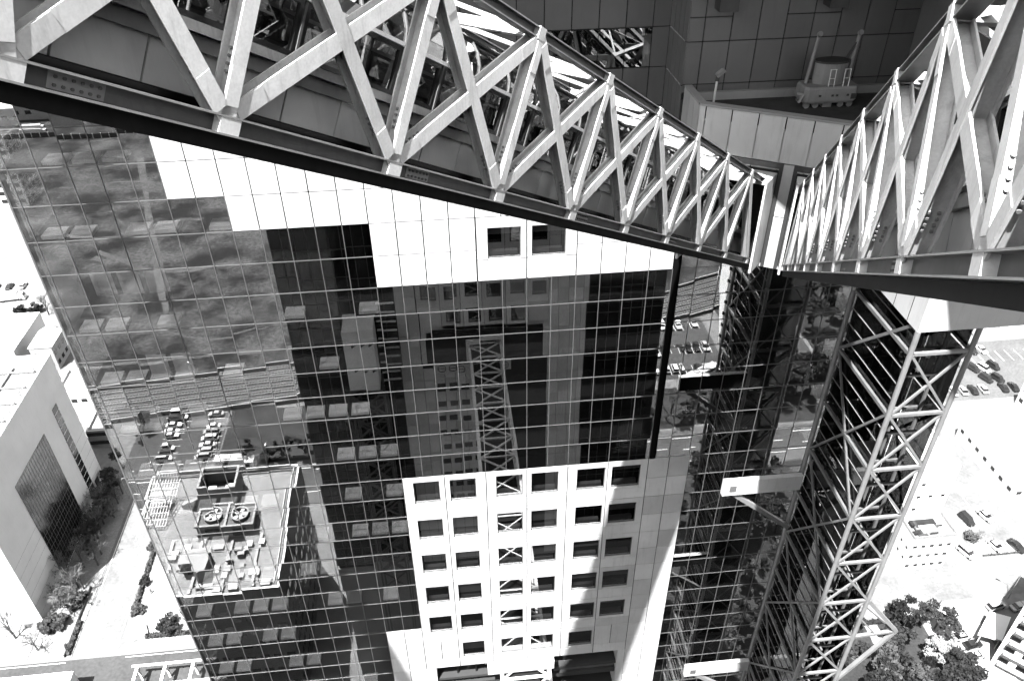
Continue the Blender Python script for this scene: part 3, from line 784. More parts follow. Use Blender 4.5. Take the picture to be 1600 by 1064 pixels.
for i in range(26): piece('inner_beam', SX1-SX0-0.6, 0.12, 0.14, 'chord_web', ls, ((SX0+SX1)/2, SY0+1.6, N1-BH*i-1.0)); piece('inner_beam', 0.12, SY1-SY0-0.8, 0.12, 'chord_web', ls, (24.4, (SY0+SY1)/2, N1-BH*i-2.0))
for y in (SY0+1.2, SY0+3.0, SY0+4.7): part('guide_rail', MB().box(SX0+0.35, SX0+0.5, y, y+0.12, ZG, ZT).box(SX1-0.6, SX1-0.45, y, y+0.12, ZG, ZT), 'chord_web', ls)
part('centre_post', MB().box(24.3, 24.5, SY0+3.0, SY0+3.2, ZG, ZT), 'steel_dark', ls)
part('lift_car', MB().box(SX0+0.6, 24.2, SY0+1.0, SY0+2.8, -58, -55.2), 'white_panel', ls)
part('lift_car', MB().box(24.6, SX1-0.6, SY0+3.4, SY0+5.2, -88, -85.2), 'white_panel', ls)
part('cap', MB().box(SX0-0.12, 28.6, SY0-0.12, 34.4, ZT, -20.2), 'white_panel', ls)
part('cap_joint', MB().box(SX0-0.14, SX0-0.125, SY0+0.9, SY0+0.93, ZT+0.01, -20.3).box(SX0-0.14, SX0-0.125, SY0+2.3, SY0+2.33, ZT+0.01, -20.3), 'joint', ls)
# arms that tie the shaft back to the tower, with raking struts
for i in range(2):
    z = (-39.5, -61.2)[i]
    part('tie_beam', MB().box(17.3, SX0-0.1, SY1-0.45, SY1-0.1, z-0.62, z+0.68), 'white_panel', ls)
    part('back_shade', MB().box(17.3, SX0-0.1, SY1-0.098, SY1-0.06, z-0.62, z+0.70), 'void', ls)  # added black sheet puts shade on the beam's rear face
    part('joint_plate', MB().box(17.75, 18.2, SY1-0.48, SY1-0.453, z-0.25, z+0.25), 'chord_web', ls)
    part('strut', MB().bar((18.0, SY1-0.15, z-0.6), (SX0, SY1-0.15, z-4.7), 0.30, 0.26, Z_), 'shaft_steel', ls)
# triangular bracket on the right flank, low down
zb_ = N1-BH*5
A = Vector((SX1, SY0, zb_)); B = Vector((SX1, SY0, zb_-BH)); T_ = Vector((SX1+3.0, SY0, zb_-BH+0.2)); Bk = Vector((SX1, SY1, zb_-BH)); Lw = Vector((SX1, SY0, zb_-2.3*BH))
for p, q, w_ in ((A, T_, 0.3), (B, T_, 0.22), (Bk, T_, 0.22), (Lw, T_, 0.26), ((A+B)/2, (B+T_)/2, 0.1), ((A+B)/2, (Bk+T_)/2, 0.1)):
    part('bracket_bar', MB().bar(p, q, w_, w_*0.8, Y_), 'shaft_steel', ls)

# ================================================================== footbridge between the two towers, far below
fb = thing('footbridge', 'level lattice footbridge joining the towers, mirrored in the facade windows', 'footbridge', (4.6, 16, -70))
FX0, FX1, FZ = 2.45, 6.75, -66.9
for x in (FX0, FX1):
    for z in (FZ, FZ-3.0): part('chord', MB().box(x-0.16, x+0.16, -12, 41.2, z-0.18, z+0.18), 'steel', fb)
k = 0; yy = -11.5
while yy < 40.5:
    part('roof_beam', MB().bar((FX0+0.17, yy, FZ), (FX1-0.17, yy, FZ), 0.22, 0.2, Z_), 'steel', fb)
    part('roof_brace', MB().bar((FX0+0.15, yy+0.1, FZ-0.02), (FX1-0.15, yy+3.1, FZ-0.02), 0.2, 0.14, Z_), 'steel', fb)
    part('roof_brace', MB().bar((FX1-0.15, yy+0.1, FZ-0.06), (FX0+0.15, yy+3.1, FZ-0.06), 0.2, 0.14, Z_), 'steel', fb)
    for x in (FX0, FX1):
        part('side_brace', MB().bar((x, yy, FZ-0.2), (x, yy+1.6, FZ-2.8), 0.14, 0.12, Y_), 'steel', fb)
        part('side_brace', MB().bar((x, yy+3.2, FZ-0.2), (x, yy+1.6, FZ-2.8), 0.14, 0.12, Y_), 'steel', fb)
    yy += 3.2
part('floor', MB().box(FX0+0.2, FX1-0.2, -12, 41.2, FZ-3.2, FZ-3.0), 'slab', fb)
part('walkway_roof', MB().box(FX0+0.9, FX1-0.9, -12, 41.2, FZ-0.75, FZ-0.65), 'dark_core', fb)
mb = MB()
for c in (3.6, 5.6): mb.ring((c, 40.8, FZ+0.55), X_, Z_, 0.62, 0.80, 0.12)
part('ring_ornament', mb, 'steel_dark', fb)
part('end_fascia', MB().box(1.2, 7.2, 40.2, 40.75, FZ+0.2, FZ+1.35), 'white_panel', fb)

# ================================================================== near tower, behind the camera, seen in the mirror facade
ntw = thing('panelled_tower', 'grey-looking white tower with a dark opening, mirrored in the facade centre', 'tower', (4, -25, ZG))
YN = -8.0
part('core_wall', MB().box(-21.7, 29.7, -40, YN-0.6, ZG, 0.0), 'dark_core', ntw)
np_ = []
cols = [-7.4+1.5*k for k in range(0, 19)]; cols[-1] = 18.85
wins = []
def near_panel(x0, x1, z0, z1, mt='white_panel', y=YN): np_.append((x0, x1, z0, z1, mt, y))
zrow = [-46.0]
while zrow[-1] > -112: zrow.append(zrow[-1]-2.03)
NW = [(-1.55+3.02*k, 0.4+3.02*k) for k in range(5)]
for a, b in zip(zrow, zrow[1:]):
    mid = (a+b)/2
    for x0, x1 in zip(cols, cols[1:]):
        xm = (x0+x1)/2
        if -4 < xm < 13.2 and -69.4 < mid < -48.0: continue      # windowed zone and opening
        if 8.3 < xm < 13.5 and mid < -69.4: continue             # dark glazed bay below
        near_panel(x0, x1, b, a)
for f in range(4):
    zt = -46.0-1.9-4.05*f+0.2
    for k in range(6):
        bx0 = -4.3+3.0*k; bx1 = bx0+3.0
        if k == 5: bx1 = 13.6
        framed_panel(bx0, bx1, zt-4.05, zt, bx0+0.65, bx0+2.6, zt-3.0, zt-0.75, ntw, YN, 'white_panel', -1) if not (f == 3 and k in (0, 5)) else near_panel(bx0, bx1, zt-4.05, zt)
np_.sort(key=lambda p: -p[2]); rest = MB(); c_ = 0
for (x0, x1, z0, z1, mt, y) in np_:
    if c_ < 270: piece('wall_panel', x1-x0-0.05, 0.06, z1-z0-0.05, mt, ntw, ((x0+x1)/2, y-0.03, (z0+z1)/2)); c_ += 1
    else: rest.box(x0+0.025, x1-0.025, y-0.06, y, z0+0.025, z1-0.025)
part('wall_panels', rest, 'white_panel', ntw, stuff=True)
part('backing_wall', MB().box(-7.4, -4.3, YN-0.3, YN-0.08, -112, -46).box(13.6, 18.85, YN-0.3, YN-0.08, -112, -46).box(-4.3, 13.6, YN-0.3, YN-0.08, -112, -69.3).box(-4.3, 13.6, YN-0.58, YN-0.5, -63.9, -46), 'joint', ntw)
part('opening_back', MB().box(-3.6, 12.8, YN-5.0, YN-4.9, -69.3, -63.9), 'dark_core', ntw)
part('opening_floor', MB().box(-3.6, 12.8, YN-4.9, YN-0.05, -69.5, -69.3), 'slab', ntw)
part('opening_head', MB().box(-4.3, 13.6, YN-0.06, YN, -63.9, -63.3), 'white_panel', ntw)
part('opening_side', MB().box(-4.3, -3.6, YN-0.06, YN, -69.4, -63.91).box(12.8, 13.6, YN-0.06, YN, -69.4, -63.91), 'white_panel', ntw)
part('opening_portal', MB().box(2.0, 7.2, YN-0.2, YN+0.1, -66.2, -65.4).box(2.0, 2.4, YN-0.2, YN+0.1, -69.3, -66.21).box(6.8, 7.2, YN-0.2, YN+0.1, -69.3, -66.21), 'cladding', ntw)
# sign of rings under the opening
part('sign_board', MB().box(-2.9, 8.4, YN+0.01, YN+0.06, -71.5, -69.8), 'white_panel', ntw)
for x in (-1.75, -0.15, 1.0, 7.45):
    rg = MB().ring((x, YN+0.065, -70.65), X_, Z_, 0.52, 0.62, -0.05); rg.box(x-0.5, x+0.5, YN+0.062, YN+0.1, -70.69, -70.6)
    part('ring_sign', rg, 'steel_dark', ntw)
# small windows below the sign
for f in range(9):
    for k in range(4):
        x = -2.6+1.75*k; z = -73.4-2.9*f
        wn = part('window', MB().box(x, x+1.2, YN+0.002, YN+0.05, z-1.0, z), 'window_dark', ntw)
part('glazed_bay', MB().box(8.3, 13.5, YN-0.5, YN-0.4, -112, -69.6), 'dark_glass', ntw)
part('lower_wall', MB().box(-21.9, 29.9, YN-0.5, YN-0.2, ZG, -112.2), 'grey_shade_panel', ntw)
part('upper_wall', MB().box(-21.9, 29.9, YN-0.5, YN-0.2, -45.9, 0.0), 'grey_shade_panel', ntw)
# dark glass wings
rest = MB(); c_ = 0
for xa, n_ in ((-21.9, 10), (18.9, 7)):
    for k in range(n_):
        x0 = xa+1.45*k if xa < 0 else xa+1.55*k; x1 = x0+(1.45 if xa < 0 else 1.55)
        for a, b in zip(zrow[::2], zrow[2::2]):
            c = Vector(((x0+x1)/2, YN-0.05, (a+b)/2))
            if c_ < 230: piece('glass_pane', x1-x0-0.08, 0.02, a-b-0.08, 'dark_glass', ntw, c, (random.gauss(0, .001), 0, random.gauss(0, .001))); c_ += 1
            else: rest.box(x0+0.04, x1-0.04, YN-0.06, YN-0.04, b+0.04, a-0.04)
part('glass_panes', rest, 'dark_glass', ntw, stuff=True)
for xa, n_, st in ((-21.9, 11, 1.45), (18.9, 8, 1.55)):
    for k in range(n_): part('mullion', MB().box(xa+st*k-0.04, xa+st*k+0.04, YN-0.08, YN+0.02, -112, -46), 'steel_dark', ntw)
    for z in zrow[::2]: part('transom', MB().box(xa+0.05, xa+st*(n_-1)-0.05, YN-0.075, YN+0.03, z-0.05, z+0.05), 'steel_dark', ntw)
for f in range(10):   # bright fins at the seam of the left wing
    z = -58.5-1.45*f
    part('fin', MB().box(-9.9, -7.5, YN+0.03, YN+0.25, z-0.09, z+0.09), 'steel', ntw)

# lattice mast and white plant box before the left wing (mirrored)
ms = thing('lattice_mast', 'dark lattice mast with a white panelled box on top, mirrored left of centre', 'mast', (-12, -4.5, ZG))
part('plant_box', MB().box(-14.2, -10.0, -6.6, -3.2, -69.5, -59.5), 'cladding', ms)
for x in (-13.2, -11.8, -10.7):
    for z in (-62.5, -66.5): part('vent', MB().tri((x, -3.19, z), (x+0.7, -3.19, z+0.5), (x, -3.19, z+0.5)).tri((x, -3.18, z), (x, -3.18, z+0.5), (x+0.7, -3.18, z+0.5)), 'frame_black', ms)
for x in (-14.2, -9.9):
    for y in (-6.6, -3.2): part('leg', MB().box(x-0.15, x+0.15, y-0.15, y+0.15, ZG, -69.5), 'steel_dark', ms)
z = -69.6
while z > -112:
    for y in (-6.6, -3.2):
        part('brace', MB().bar((-14.2, y, z), (-9.9, y, z-4.3), 0.25, 0.2, X_), 'steel_dark', ms)
        part('brace', MB().bar((-9.9, y+0.01, z), (-14.2, y+0.01, z-4.3), 0.24, 0.19, X_), 'steel_dark', ms)
        part('brace', MB().bar((-14.2, y, z), (-9.9, y, z), 0.25, 0.2, Z_), 'steel_dark', ms)
    z -= 4.3

# ================================================================== terrace things
gd = thing('window_cleaning_gondola', 'pale roof gondola carriage with two masts and drum on the terrace', 'gondola', (21.2, 41.0, -15.6))
def chamfer_box(x0, x1, y0, y1, z0, z1, c):
    mb = MB(); P = lambda z, k: [(x0+k, y0), (x1-k, y0), (x1, y0+k), (x1, y1-k), (x1-k, y1), (x0+k, y1), (x0, y1-k), (x0, y0+k)]
    q = P(0, c); n = 8; i = 0
    rings = [(z0, 0.06), (z0+0.12, 0.0), (z1-0.12, 0.0), (z1, 0.07)]
    for z, s_ in rings:
        for a, b in q: mb.v.append((a+(s_ if a < (x0+x1)/2 else -s_), b+(s_ if b < (y0+y1)/2 else -s_), z))
    for r in range(3):
        for k in range(n): mb.f.append((r*n+k, r*n+(k+1) % n, (r+1)*n+(k+1) % n, (r+1)*n+k))
    mb.f.append(tuple(range(n))[::-1]); mb.f.append(tuple(3*n+k for k in range(n)))
    return mb
part('body', chamfer_box(19.72, 22.72, 40.35, 41.75, -15.3, -14.42, 0.18), 'gondola_paint', gd)
part('panel_door', MB().box(22.3, 22.62, 40.33, 40.345, -15.1, -14.8), 'steel_dark', gd)
for x in (20.5, 21.2, 21.45, 22.05): part('hook', MB().box(x, x+0.12, 40.31, 40.345, -14.92, -14.82), 'steel_dark', gd)
for x in (20.0, 20.5, 21.9, 22.4):
    for y in (40.6, 41.5): part('wheel', MB().tube((x, y-0.09, -15.42), (x, y+0.09, -15.42), 0.17, n=14), 'gondola_paint', gd)
part('rail_clamp', MB().box(20.9, 21.4, 40.5, 41.6, -15.55, -15.31), 'gondola_paint', gd)
mb = MB(); n = 20; 
for k in range(n):
    for zz in (0, 1): pass
ang = [2*PI*k/n for k in range(n)]; poly = [(21.25+0.92*math.cos(t), 41.15+0.5*math.sin(t)) for t in ang]
part('drum', MB().prism(poly, -14.41, -13.3), 'gondola_paint', gd)
part('drum_lid', MB().prism([(21.25+0.97*math.cos(t), 41.15+0.54*math.sin(t)) for t in ang], -13.299, -13.2), 'steel_dark', gd)
for x, l in ((20.02, 0.28), (22.3, 0.22)):
    part('mast', MB().tube((x, 41.2, -14.42), (x+l, 41.35, -11.95), 0.10, 0.085, n=10), 'gondola_paint', gd)
    part('mast_head', MB().tube((x+l, 41.35, -11.95), (x+l, 41.2, -11.85), 0.14, n=10), 'gondola_paint', gd)
part('jib', MB().bar((22.5, 41.3, -12.3), (22.05, 41.25, -13.2), 0.10, 0.08, X_), 'steel_dark', gd)
for x in (20.95, 21.75):
    mb = MB()
    for dx in (0, 0.3): mb.tube((x+dx, 40.42, -14.42), (x+dx+0.03, 40.55, -13.55), 0.025, n=6)
    mb.tube((x, 40.55, -13.55), (x+0.36, 40.55, -13.55), 0.025, n=6).tube((x, 40.48, -14.0), (x+0.33, 40.48, -14.0), 0.02, n=6)
    part('ladder', mb, 'car_white', gd)
part('arm', MB().bar((19.7, 40.5, -14.75), (19.45, 40.4, -15.2), 0.12, 0.1, Y_).bar((19.7, 40.5, -14.8), (19.4, 40.6, -14.75), 0.12, 0.1, Y_), 'steel_mid', gd)
cp = thing('camera_post', 'slim white post with a surveillance camera on the terrace corner', 'camera', (15.2, 41.7, -15.6))
part('post', MB().tube((15.2, 41.7, -15.6), (15.24, 41.7, -14.25), 0.06, n=10), 'car_white', cp)
part('mount', MB().tube((15.24, 41.7, -14.26), (15.26, 41.7, -14.02), 0.12, 0.09, n=10), 'steel_dark', cp)
part('camera_head', MB().obox((15.33, 41.55, -13.78), Vector((0.8, 0, 0.6)), Vector((0, 1, 0)), Vector((-0.6, 0, 0.8)), 0.26, 0.12, 0.1), 'gondola_paint', cp)
part('sun_shield', MB().obox((15.27, 41.55, -13.70), Vector((0.8, 0, 0.6)), Vector((0, 1, 0)), Vector((-0.6, 0, 0.8)), 0.2, 0.15, 0.02), 'steel_mid', cp)

# ================================================================== buildings on the ground
def building(name, label, poly, h, wall='bldg_white', roofm='roof', wins=(), cat='building', parapet=0.9, group=None, pmat=None):
    """poly: footprint, counter-clockwise; wins: (edge index, columns, rows, w, h, z of first sill, storey height)"""
    cx = sum(p[0] for p in poly)/len(poly); cy_ = sum(p[1] for p in poly)/len(poly)
    t = thing(name, label, cat, (cx, cy_, ZG), group)
    n = len(poly); mb = MB(); zt = ZG+h
    for k in range(n):
        a, b = poly[k], poly[(k+1) % n]
        mb.quad((a[0], a[1], ZG), (b[0], b[1], ZG), (b[0], b[1], zt), (a[0], a[1], zt))
    part('wall', mb, wall, t)
    rm = MB(); rm.v = [(p[0], p[1], zt-parapet) for p in poly]; rm.f = [tuple(range(n))]
    rf = part('roof', rm, roofm, t)
    pm = MB(); c = Vector((cx, cy_, 0))
    inn = [Vector((p[0], p[1], 0))+(c-Vector((p[0], p[1], 0))).normalized()*0.55 for p in poly]
    for k in range(n):
        a, b = poly[k], poly[(k+1) % n]; ai, bi = inn[k], inn[(k+1) % n]
        pm.quad((a[0], a[1], zt), (b[0], b[1], zt), (bi.x, bi.y, zt), (ai.x, ai.y, zt))
        pm.quad((ai.x, ai.y, zt), (bi.x, bi.y, zt), (bi.x, bi.y, zt-parapet), (ai.x, ai.y, zt-parapet))
    part('parapet', pm, pmat or wall, rf)
    for (e, nc, nr, w_, hh, z0, st) in wins:
        a = Vector((*poly[e], 0)); b = Vector((*poly[(e+1) % n], 0)); L = (b-a).length; d_ = (b-a)/L; ang = math.atan2(d_.y, d_.x)
        for r in range(nr):
            for q in range(nc):
                if roofm == 'bldg_white' and random.random() < 0.4: continue
                s_ = L*(q+0.5)/nc; p = a+d_*s_
                piece('window', w_, 0.10, hh, 'window_dark', t, (p.x, p.y, ZG+z0+st*r+hh/2), (0, 0, ang))
    return t, rf
def rpoly(x0, x1, y0, y1): return [(x0, y0), (x1, y0), (x1, y1), (x0, y1)]
def roof_box(rf, x0, x1, y0, y1, z0, h, mt='bldg_white', name='plant_box'): return part(name, MB().box(x0, x1, y0, y1, z0, z0+h), mt, rf)

# left: white office slab with a dark glazed wall
ob, rf = building('office_building', 'white office block with a tall dark glazed wall at the left edge', rpoly(-136, -92, 113, 155.8), 40.6, 'bldg_white', 'roof')
part('curtain_wall', MB().box(-91.995, -91.9, 125, 141, ZG+0.5, -120.6), 'window_dark', ob)
for k in range(17): part('mullion', MB().box(-91.9, -91.86, 125+k-0.03, 125+k+0.03, ZG+0.5, -120.6), 'chord_web', ob)
for k in range(15): part('transom', MB().box(-91.9, -91.865, 125, 141, ZG+1+2*k-0.03, ZG+1+2*k+0.03), 'chord_web', ob)
part('window_strip', MB().box(-91.995, -91.9, 147.4, 149.9, ZG+0.5, -119.2), 'window_dark', ob)
for k in range(16): part('transom', MB().box(-91.9, -91.86, 147.4, 149.9, ZG+1+2*k, ZG+1.12+2*k), 'bldg_white', ob)
for k in range(6): part('wall_joint', MB().box(-91.998, -91.985, 113, 125, ZG+2.2+3*k, ZG+2.26+3*k).box(-91.998, -91.985, 150, 155.8, ZG+2.2+3*k, ZG+2.26+3*k), 'bldg_grey', ob)
part('door', MB().box(-91.99, -91.9, 151, 153, ZG+0.1, ZG+4), 'window_dark', ob)
for k in range(7): part('roof_frame', MB().box(-135+6*k, -134.7+6*k, 116, 152, -110.1, -109.7), 'steel_mid', rf)
for k in range(7): part('roof_frame', MB().box(-135, -93.5, 117+5.5*k, 117.3+5.5*k, -110.05, -109.75), 'steel_mid', rf)
for i in range(8):
    x = -132+random.random()*34; y = 118+random.random()*30; roof_box(rf, x, x+2+random.random()*3, y, y+2+random.random()*3, -110.3, 0.8+random.random()*1.6, random.choice(['bldg_white', 'bldg_grey', 'steel_mid']))
for k in range(14):
    y = 115+2.8*k
    part('lattice', MB().bar((-94.6, y, -110.2), (-93.4, y+1.4, -109.5), 0.12, 0.1, Z_).bar((-93.4, y+1.4, -109.5), (-94.6, y+2.8, -110.2), 0.12, 0.1, Z_), 'steel_mid', rf)
# low shed, house, tall block further left
ob, rf = building('warehouse', 'long low white warehouse with small windows beyond the office block', rpoly(-215, -131, 205, 226), 8, 'bldg_white', 'roof', [(0, 22, 1, 1.6, 1.0, 4.5, 3)])
for i in range(10): roof_box(rf, -205+7*i, -203+7*i, 208+random.random()*10, 212+random.random()*10, ZG+7.1, 1.2, 'bldg_grey')
ob, rf = building('annex_house', 'small grey house with dark windows next to the tower edge', rpoly(-126.5, -120, 205, 214), 8.5, 'bldg_grey', 'roof', [(1, 3, 2, 1.5, 1.4, 1.5, 3.4), (0, 2, 2, 1.2, 1.4, 1.5, 3.4)])
part('ridge', MB().hexa([(-126.8, 204.8, ZG+8.55), (-119.7, 204.8, ZG+8.55), (-119.7, 214.2, ZG+8.55), (-126.8, 214.2, ZG+8.55), (-124, 205, ZG+10.2), (-122.6, 205, ZG+10.2), (-122.6, 214, ZG+10.2), (-124, 214, ZG+10.2)]), 'bldg_white', rf)
building('apartment_block', 'tall pale block with rows of windows at the far left', rpoly(-240, -172, 322, 345), 30, 'bldg_white', 'roof', [(0, 18, 8, 2.2, 1.7, 2, 3.5), (1, 6, 8, 2.2, 1.7, 2, 3.5)])
building('store_building', 'pale flat-roofed store beyond the side street', rpoly(-113, -102, 186, 197), 6, 'bldg_white', 'roof', [(1, 4, 1, 1.6, 1.2, 1.8, 3.6), (0, 4, 1, 1.6, 1.2, 1.8, 3.6)])
building('kiosk_building', 'low dark-walled building in shade at the far end of the side street', rpoly(-99, -85, 168, 182), 6, 'bldg_grey', 'roof', [(0, 8, 2, 1.8, 1.2, 1.2, 3.0)])
ob, rf = building('low_hall', 'low hall with white roof frames in the bottom left corner', rpoly(-150, -78.5, 74, 96.4), 6, 'bldg_white', 'bldg_white')
for k in range(9): part('roof_frame', MB().box(-145+7*k, -144.7+7*k, 76, 95.3, ZG+5.6, ZG+6.3).box(-145+7*k+0.31, -138.02+7*k, 94.5, 94.8, ZG+5.7, ZG+6.2), 'steel_mid', rf)
for k in range(8): part('skylight', MB().box(-143.5+7*k, -139.5+7*k, 80, 92, ZG+5.2, ZG+5.5), 'window_dark', rf)
pg = thing('pergola', 'white frame canopy over the pavement at the bottom left of the glass tower', 'canopy', (-60, 93, ZG))
for x in (-67, -61.5, -56, -50.5):
    part('beam', MB().box(x-0.3, x+0.3, 88.5, 97.5, ZG+3.8, ZG+4.3), 'bldg_white', pg)
    for y in (89, 97): part('post', MB().box(x-0.2, x+0.2, y-0.2, y+0.2, ZG, ZG+3.8), 'bldg_white', pg)
for y in (88.9, 92.8, 97.2): part('rafter', MB().box(-68, -49.5, y-0.2, y+0.2, ZG+4.31, ZG+4.6), 'bldg_white', pg)
# right-hand buildings
ob, rf = building('corner_shop', 'small three-storey shop with a roof garden beside the lift shaft', rpoly(97.8, 107.6, 105.6, 112.2), 10.5, 'bldg_white', 'roof', [(0, 5, 3, 0.9, 0.7, 1.4, 3.2), (3, 3, 2, 0.6, 0.6, 3.4, 3.2)])
for i in range(16): roof_box(rf, 98.8+random.random()*7.4, 99.6+random.random()*7.4, 106.6+random.random()*4.6, 107+random.random()*4.6, ZG+9.6, 0.3+random.random()*0.6, random.choice(['leaf_dark', 'bldg_grey', 'bldg_white', 'leaf']), 'planter')
part('roof_rail', MB().box(97.9, 107.5, 105.65, 105.75, ZG+10.6, ZG+11.5).box(107.45, 107.55, 105.8, 112.1, ZG+10.6, ZG+11.5).box(97.85, 97.95, 105.8, 112.1, ZG+10.6, ZG+11.5), 'steel_mid', rf)
building('hall_building', 'low white hall with a row of small windows at the right', rpoly(134, 152, 122, 146), 7, 'bldg_white', 'roof', [(3, 7, 1, 1.3, 1.0, 3, 4.4), (0, 6, 1, 1.3, 1.0, 3, 4.4)])
building('flat_building', 'white flat building with square windows behind the lift shaft', rpoly(100, 115, 120, 142), 17, 'bldg_white', 'bldg_white', [(3, 5, 3, 0.9, 0.8, 3, 4.2), (0, 5, 3, 0.9, 0.7, 3, 4.2)])
building('depot_building', 'white depot with dark window bands at the far right', rpoly(176, 230, 190, 215), 14, 'bldg_white', 'bldg_white', [(0, 9, 2, 3.0, 1.6, 3, 5), (3, 6, 2, 2.6, 1.6, 3, 5)])
building('yard_office', 'pale office with small windows behind the yard of dark cars', rpoly(158, 196, 140, 157), 9, 'bldg_white', 'bldg_white', [(3, 5, 2, 1.4, 1.2, 2, 3.6), (0, 9, 2, 1.4, 1.2, 2, 3.6)])
building('stepped_block', 'pale stepped block with window rows in the upper right', rpoly(140, 170, 208, 240), 24, 'bldg_white', 'roof', [(0, 9, 5, 1.5, 1.4, 3, 4), (3, 8, 5, 1.5, 1.4, 3, 4)])
dpoly = [(104.6, 82), (114, 72.6), (126, 83), (117.2, 90.9)]
ob, rf = building('balcony_block', 'white block with balconies cut by the bottom right corner', dpoly, 26, 'bldg_white', 'roof', [(0, 4, 6, 1.9, 1.5, 2.0, 3.6)])
a = Vector((104.6, 82, 0)); b = Vector((114, 72.6, 0)); dd = (b-a).normalized(); nn = Vector((dd.y, -dd.x, 0))
for r in range(6):
    c = (a+b)/2+nn*0.45+Z_*(ZG+1.6+3.6*r)
    part('balcony', MB().obox(c, dd, nn, Z_, 5.6, 0.45, 0.08).obox(c+nn*0.42+Z_*0.45, dd, nn, Z_, 5.6, 0.04, 0.4), 'bldg_white', ob)
cn = thing('entrance_canopy', 'white entrance canopy on posts between the parked cars and balconies', 'canopy', (107, 88, ZG))
part('roof_slab', MB().hexa([(103.5, 86.4, ZG+3.2), (107.5, 84.4, ZG+3.2), (112.6, 89.4, ZG+3.2), (109, 91.2, ZG+3.2), (103.5, 86.4, ZG+3.6), (107.5, 84.4, ZG+3.6), (112.6, 89.4, ZG+3.6), (109, 91.2, ZG+3.6)]), 'bldg_white', cn)
for x, y in ((104.2, 86.3), (107.4, 84.9), (109, 90.6), (112, 89.2)): part('post', MB().tube((x, y, ZG), (x, y, ZG+3.2), 0.12), 'steel', cn)

# mirrored: building with cooling plant on its roof
ob, rf = building('plant_building', 'office roof with round cooling fans, mirrored in the lower left glass', rpoly(-62, -33.3, -40, -9), 32.6, 'bldg_dark', 'roof', [(2, 12, 6, 1.6, 1.5, 3, 4.4), (1, 12, 6, 1.6, 1.5, 3, 4.4)], pmat='bldg_white')
ZR_ = -117.9
for k in range(6): part('roof_joint', MB().box(-61.4, -33.9, -22.5+2.1*k, -22.42+2.1*k, ZR_-0.35, ZR_-0.34+0.02), 'bldg_grey', rf)
ct = thing('cooling_tower', 'twin-fan cooling tower box standing on the mirrored roof', 'cooling tower', (-45, -26, ZR_-0.4))
part('casing', MB().box(-50.2, -39.6, -28.4, -23.2, ZR_-0.3, ZR_+1.6), 'bldg_grey', ct)
part('rim', MB().box(-50.4, -39.4, -28.6, -28.2, ZR_+1.61, ZR_+2.1).box(-50.4, -39.4, -23.4, -23.0, ZR_+1.61, ZR_+2.1).box(-50.4, -50.0, -28.19, -23.41, ZR_+1.61, ZR_+2.1).box(-45.1, -44.7, -28.19, -23.41, ZR_+1.61, ZR_+2.1).box(-39.8, -39.4, -28.19, -23.41, ZR_+1.61, ZR_+2.1), 'concrete', ct)
part('pit_floor', MB().box(-49.9, -39.9, -28.1, -23.5, ZR_+1.62, ZR_+1.64), 'steel_dark', ct)
for x in (-47.5, -42.3):
    part('fan_ring', MB().ring((x, -25.8, ZR_+1.65), X_, Y_, 1.45, 1.75, 0.7, 24), 'concrete', ct)
    fan = MB()
    for k in range(5):
        t = 2*PI*k/5; fan.obox((x+0.75*math.cos(t), -25.8+0.75*math.sin(t), ZR_+2.0), Vector((math.cos(t), math.sin(t), 0)), Vector((-math.sin(t), math.cos(t), 0)), Z_, 0.65, 0.32, 0.03)
    part('fan_blades', fan, 'bldg_white', ct)
    part('louvre', MB().box(x-1.3, x+1.3, -23.19, -23.1, ZR_+0.1, ZR_+1.2), 'steel_dark', ct)
st = thing('stair_house', 'open-topped concrete box tower on the mirrored roof behind the fans', 'roof house', (-47.5, -33.5, ZR_-0.4))
mb = MB()
for a, b, c, d_ in ((-51.2, -44.0, -36.5, -36.1), (-51.2, -44.0, -31.4, -31.0), (-51.2, -50.8, -36.09, -31.41), (-44.4, -44.0, -36.09, -31.41)): mb.box(a, b, c, d_, ZR_-0.3, ZR_+4.2)
part('wall', mb, 'concrete', st)
part('inner_floor', MB().box(-50.8, -44.4, -36.1, -31.4, ZR_+1.0, ZR_+1.1), 'steel_dark', st)
for x in (-49.8, -46.5): part('tank', MB().box(x, x+1.5, -33.6, -32.2, ZR_+1.11, ZR_+2.6), 'bldg_white', st)
part('ramp', MB().hexa([(-54.8, -31.6, ZR_-0.3), (-51.3, -31.6, ZR_-0.3), (-51.3, -31.0, ZR_-0.3), (-54.8, -31.0, ZR_-0.3), (-54.8, -31.6, ZR_+0.4), (-51.3, -31.6, ZR_+2.2), (-51.3, -31.0, ZR_+2.2), (-54.8, -31.0, ZR_+0.4)]), 'concrete', st)
sg = thing('lattice_screen', 'sloping white lattice screen on the mirrored roof corner', 'screen', (-58.5, -31, ZR_-0.4))
for k in range(9):
    u = k/8; part('bar', MB().bar((-61.2+4.4*u, -25.8, ZR_+0.3), (-60.2+4.4*u, -36.0, ZR_+3.6), 0.14, 0.14, X_), 'paint', sg)
    part('bar', MB().bar((-61.2+1.0*u, -25.8-10.2*u, ZR_+0.36+3.3*u), (-56.8+1.0*u, -25.8-10.2*u, ZR_+0.36+3.3*u), 0.14, 0.14, Z_), 'paint', sg)
part('panel', MB().hexa([(-60.2, -30.5, ZR_+1.7), (-57.6, -30.5, ZR_+1.7), (-57.2, -34, ZR_+2.8), (-59.8, -34, ZR_+2.8), (-60.2, -30.5, ZR_+1.75), (-57.6, -30.5, ZR_+1.75), (-57.2, -34, ZR_+2.85), (-59.8, -34, ZR_+2.85)]), 'paint', sg)
mr_ = thing('roof_shed', 'white box shed with curved front on the lower mirrored roof', 'roof house', (-47.5, -15, ZR_-0.4))
